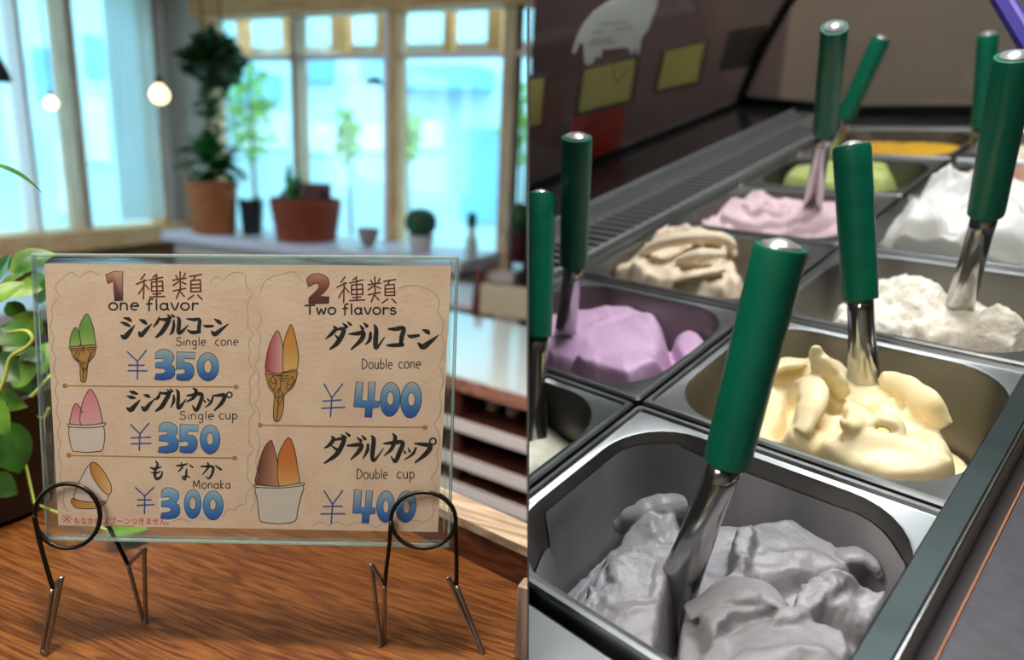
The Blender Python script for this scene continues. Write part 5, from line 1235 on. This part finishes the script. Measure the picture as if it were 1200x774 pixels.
spatula('green-handled spatula in the lilac ice cream', (676, 161), (672, 310), (661, 402), .622, -.02, .05)
spatula('green-handled spatula in the pink ice cream', (978, 32), (966, 155), (952, 242), .745, .0, .04)
spatula('green-handled spatula leaning right in the pistachio ice cream', (1033, 45), (990, 139), (966, 192), 1.06, -.005, .05)
spatula('green-handled spatula beside the partition in the nearly empty pan', (633, 228), (630, 395), (626, 525), .640, -.055, .05)
spatula('green-handled spatula at the far right in the farthest pans', (1158, 40), (1149, 150), (1144, 182), 1.00, -.004, .05, dia=.027)

# ---- case body: steel deck round the pans, rail on the server's side
VE = 1.09                                               # far end of the deck
cb = empty('display_case', CASE @ Matrix.Translation((0, 0.4, -0.30)), 'stainless steel ice cream display case holding the pans', 'display case')
def cbox(nm, lo, hi, m, bev=0.0, par=cb): return MB(CASE).box(lo, hi, bev).build(nm, m, par, clip='case')
cbox('front_rim', (-.26, -.262, -.03), (.2383, -.2035, -.004), m_steel, .002)
cbox('front_lip', (-.26, -.30, -.03), (.2383, -.262, .004), m_steel_d, .002)
cbox('end_rim', (-.26, 1.004, -.03), (.2383, VE, .004), m_steel_k, .003)
cbox('inner_edge', (-.262, -.30, -.03), (-.2425, VE, .002), m_steel, .002)
cbox('tub', (-.26, -.30, -.30), (.2383, VE, -.145), m_steel_k)
cbox('side_wall', (.2385, -.45, -.30), (.2440, 1.2, .0040), m_steel_k)
cbox('rail', (.2290, -.45, .0042), (.2442, 1.2, .020), steel('rail_steel', '#3a4242', 0.42), .001)
cbox('rail_edge', (.2443, -.45, -.03), (.2466, 1.2, .022), steel('bright_edge', '#d5d6d4', 0.18), .0008)
cbox('channel', (.2467, -.45, -.03), (.2545, 1.2, -.003), mat('dark_brown_channel', '#1c130d', 0.5, vary=0.2, scale=30))
cbox('wood_edge', (.2547, -.45, -.03), (.2557, 1.2, .0015), mat('orange_wood_edge', '#9a5a2c', 0.5, vary=0.1, scale=40))
cbox('server_worktop', (.2559, -.45, -.03), (.75, 1.2, .0), mat('grey_laminate', '#2b2c31', 0.5, vary=0.12, scale=90, color2='#37383d'))
cbox('server_panel', (.30, -.45, -.60), (.75, 1.2, -.0305), m_steel_k)
cbox('lower_body', (-.60, -.45, -.60), (.2995, 1.2, -.301), m_steel_k)
# air grille along the glass side: two rails, a middle bar and single slats
gl = empty('air_grille', CASE @ Matrix.Translation((-.33, .4, -.03)), 'black slatted air grille along the glass side of the case', 'grille')
GA, GB = -.402, -.268
m_gr = mat('grille_bar', '#9a9da0', 0.45, 0.3, vary=0.06, scale=30)
cbox('edge_bar', (GB, -.30, -.03), (GB+.006, VE+.05, .004), m_gr, .001, gl)
cbox('edge_bar', (GA-.006, -.30, -.03), (GA, VE+.08, .006), m_gr, .001, gl)
cbox('middle_bar', (GA+.05, -.30, -.006), (GA+.054, VE+.06, -.001), m_gr, 0, gl)
cbox('dark_duct', (GA, -.30, -.05), (GB, VE+.05, -.03), mat('duct_black', '#08090a', 0.8), 0, gl)
sl = MB(CASE).box((GA, -.0021, 0), (GB, .0021, .0012), .0004)
slm = None; n_s = 0
_o = CASEI @ CAM; 
for k in range(96):
    v = -.05 + k*.0195
    if v > VE+.03: break
    pts_side = [(CASE @ Vector((u_, v, 0))-CAM).dot(PART_N) for u_ in (GA, GB)]
    if min(pts_side) < 0.004:
        if max(pts_side) < 0.01: continue
        MB(CASE).box((GA, v-.0021, 0), (GB, v+.0021, .0012), .0004).build('slat', m_gr, gl, clip='case'); continue
    if slm is None:
        o = MB(CASE @ Matrix.Translation((0, v, 0))).box((GA, -.0021, 0), (GB, .0021, .0012), .0004).build('slat', m_gr, gl); slm = (o, v)
    else:
        o = slm[0].copy(); COL.objects.link(o); o.parent = gl; o.matrix_basis = Matrix.Translation((0, v-slm[1], 0))
# shiny ledge between the grille and the glass
UG = -.575
cbox('glass_ledge', (UG-.02, -.30, -.03), (GA-.0065, 1.24, .001), mat('black_gloss_ledge', '#2b2d2c', 0.12, 0.3, vary=0.1, scale=12), .001)
# curved front glass
def ug(n): return UG + .45*n + .95*n*n
mg = clear('case_glass', (0.93, 0.93, 0.92), 0.05, 0.03, diffuse=0.05, dcol=(0.30, 0.29, 0.27), fres=0.8)
fg = empty('front_glass', CASE @ Matrix.Translation((UG, .5, 0)), 'curved front glass of the case with price cards on it', 'glass')
NN = [i*.03 for i in range(19)]
ve = lambda u: 1.09 + max(0, (-.25-u))*.38                # the far end of the case bends round
mb = MB(CASE); mb.loft([[(ug(n), -.3, n), (ug(n), ve(ug(n))-.004, n), (ug(n)-.006, ve(ug(n))-.004, n), (ug(n)-.006, -.3, n)] for n in NN], True, True)
mb.build('curved_pane', mg, fg, smooth=True, clip='case', sharp=50)
cbox('bottom_channel', (UG-.010, -.30, 0), (UG+.004, 1.2, .012), steel('channel_steel', '#5a6068', 0.3), 0, fg)
mb = MB(CASE); mb.loft([[(ug(n)-.008, ve(ug(n))-.012, n), (ug(n)+.010, ve(ug(n))-.012, n), (ug(n)+.010, ve(ug(n))+.006, n), (ug(n)-.008, ve(ug(n))+.006, n)] for n in NN], True, True)
mb.build('corner_gasket', mat('black_rubber', '#15171a', 0.5), fg, clip='case')
# end glass
eg = empty('end_glass', CASE @ Matrix.Translation((0, 1.1, 0)), 'smeared end glass of the case behind the farthest pans', 'glass')
us = [-.56+k*.04 for k in range(24)]
mb = MB(CASE); mb.loft([[(u, ve(u), .004), (u, ve(u)+.006, .004), (u, ve(u)+.006, .52), (u, ve(u), .52)] for u in us], True, True)
mb.build('end_pane', clear('smeared_glass', (0.92, 0.91, 0.88), 0.05, 0.12, diffuse=0.12, dcol=(0.42, 0.40, 0.36), fres=0.8), eg, clip='case')
mb = MB(CASE); mb.loft([[(u, ve(u)-.004, .0), (u, ve(u)+.010, .0), (u, ve(u)+.010, .022), (u, ve(u)-.004, .022)] for u in us], True, True)
mb.build('end_channel', 'dark_steel', eg, clip='case')
# ---- cards and sticker on the front glass
def ghit(px, py, off=0.0):
    o = CASEI @ CAM; d = CASEI.to_3x3() @ ray(px, py); lo, hi = 0.3, 4.0
    f = lambda t: (o+d*t).x - ug(max((o+d*t).z, -.2)) - off
    for _ in range(60):
        mid = (lo+hi)/2
        if f(mid) > 0: lo = mid
        else: hi = mid
    return CASE @ (o+d*lo)
def gpoly(name, pts, m, label=None, cat=None, off=-.008, sub=4, parent=None, group=None, thick=.001):
    pp = []
    for i in range(len(pts)):
        a, b = pts[i], pts[(i+1) % len(pts)]
        for k in range(sub): pp.append(ghit(a[0]+(b[0]-a[0])*k/sub, a[1]+(b[1]-a[1])*k/sub, off))
    n = (CASE.to_3x3() @ Vector((-1, 0, .6))).normalized()
    mb = MB(); k = len(pp); tr = tessellate_polygon([pp])
    mb.add(pp+[p+n*thick for p in pp], [tuple(t) for t in tr]+[tuple(i+k for i in t) for t in tr]+[(i, (i+1) % k, k+(i+1) % k, k+i) for i in range(k)])
    o = mb.build(name, m, parent, clip='case')
    if label: tag(o, label, cat, group)
    return o
m_yel = paperlike('yellow_card', '#eeeab4', 0.6)
m_fr = mat('card_frame', '#5b5c60', 0.5)
def pcard(quad, label, m=None, marks=()):
    cx = sum(q[0] for q in quad)/4; cy = sum(q[1] for q in quad)/4
    c0 = ghit(cx, max(q[1] for q in quad)); r = empty('price_card', c0, label, 'card', 'price cards on the glass')
    gpoly('card', quad, m or m_yel, parent=r, off=-.009)
    big = [(cx+(x-cx)*1.16, cy+(y-cy)*1.16) for x, y in quad]
    for i in range(4):
        j = (i+1) % 4; gpoly('frame_bar', [quad[i], quad[j], big[j], big[i]], m_fr, parent=r, off=-.009)
    for st in marks:
        MB().tube([Vector(p) for p in spline([tuple(ghit(x, y, -.0075)) for x, y in st], 5)], .0007, 5).build('pen_mark', mat('pen_black', '#20201c', 0.6), r)
pcard([(600, 95), (638, 92), (634, 146), (600, 152)], 'yellow price card on the glass, cut off by the partition')
pcard([(685, 82), (745, 68), (738, 117), (678, 132)], 'yellow price card with a hooked pen line below the white sticker', marks=[[(719, 72), (719, 88), (724, 96), (732, 86), (738, 78)]])
pcard([(780, 60), (826, 50), (817, 95), (770, 106)], 'larger plain yellow price card right of the white sticker')
pcard([(856, 38), (896, 32), (886, 74), (846, 80)], 'faint grey empty card holder near the corner of the glass', m=mat('grey_card', '#4a4644', 0.6))
gpoly('red_card', [(672, 138), (733, 124), (729, 160), (724, 186), (690, 188), (668, 160)], paperlike('red_card', '#dc7c68', 0.65), 'salmon red card at the foot of the glass under the yellow card', 'card')
st = empty('glass_sticker', ghit(715, 60), 'white rounded animal-shaped sticker with small print on the glass', 'sticker')
gpoly('sticker_face', [(671,62),(676,44),(684,28),(696,14),(712,3),(735,-6),(772,-8),(770,8),(764,22),(760,34),(752,44),(748,66),(744,56),(741,66),(736,55),(706,58),(704,68),(699,66),(694,76),(686,76),(684,52),(680,50),(674,63)], paperlike('sticker_white', '#f2f6f4', 0.65), parent=st, off=-.0085, sub=2)
for i, (x0, y0, x1, y1) in enumerate(((700,28,738,24),(695,37,740,31),(692,47,730,43),(688,52,722,49))):
    gpoly('print_line', [(x0, y0), (x1, y1), (x1, y1+1.8), (x0, y0+1.8)], mat('faint_print', '#8b9490', 0.7), parent=st, off=-.0078, sub=6, thick=.0003)
# ---- purple edge strip hanging in at the top right
a0, a1 = at(1158, -14, .62), at(1232, 110, .56); sd = (at(1200, -14, .62)-at(1160, -14, .62)).normalized()
ps = empty('purple_strip', a1, 'blurred purple plastic strip with lighter band at the upper right', 'strip')
MB().prism([a0, a1, a1+sd*.02, a0+sd*.02], FWD*.006).build('strip_face', mat('purple_plastic', '#352b78', 0.45), ps)
MB().prism([a0+sd*.011-FWD*.0007, a1+sd*.011-FWD*.0007, a1+sd*.016-FWD*.0007, a0+sd*.016-FWD*.0007], FWD*.0005).build('light_band', mat('pale_purple', '#746cab', 0.4), ps)
MB().prism([a0, a0+sd*.02, a0+sd*.02+Vector((0, 0, ZC-a0.z-.001)), a0+Vector((0, 0, ZC-a0.z-.001))], FWD*.006).build('hanger', 'black_rubber', ps)
# panels of the added case, hall and café lights, and the counter lamp
def fixture(name, light, w, h, label, col='#f2f0ea'):
    M_ = light.matrix_basis if False else Matrix.Translation(light.location) @ light.rotation_euler.to_matrix().to_4x4()
    r = empty(name, M_ @ Matrix.Translation((0, 0, .02)), label, 'lamp')
    MB(M_).box((-w/2-.02, -h/2-.02, .01), (w/2+.02, h/2+.02, .05), .005).build('housing', mat('lamp_housing', '#c9c7c2', 0.5), r)
    MB(M_).box((-w/2, -h/2, .004), (w/2, h/2, .0099)).build('diffuser', mat('lamp_diffuser', col, 0.6), r)
fixture('added_case_panel', ADDED_CASE, .50, .50, 'added panel, out of view, for the overhead light on the ice cream case')
fixture('hall_fill_panel', FILL_HALL, .5, .5, 'added fill panel, out of view, brightening the wall beyond the ice cream case')
fixture('cafe_fill_panel', FILL_CAFE, .9, .9, 'added fill panel, out of view, lighting the front of the menu sign')
fixture('counter_lamp', LAMP_SPOT, .16, .16, 'small square lamp above the counter')
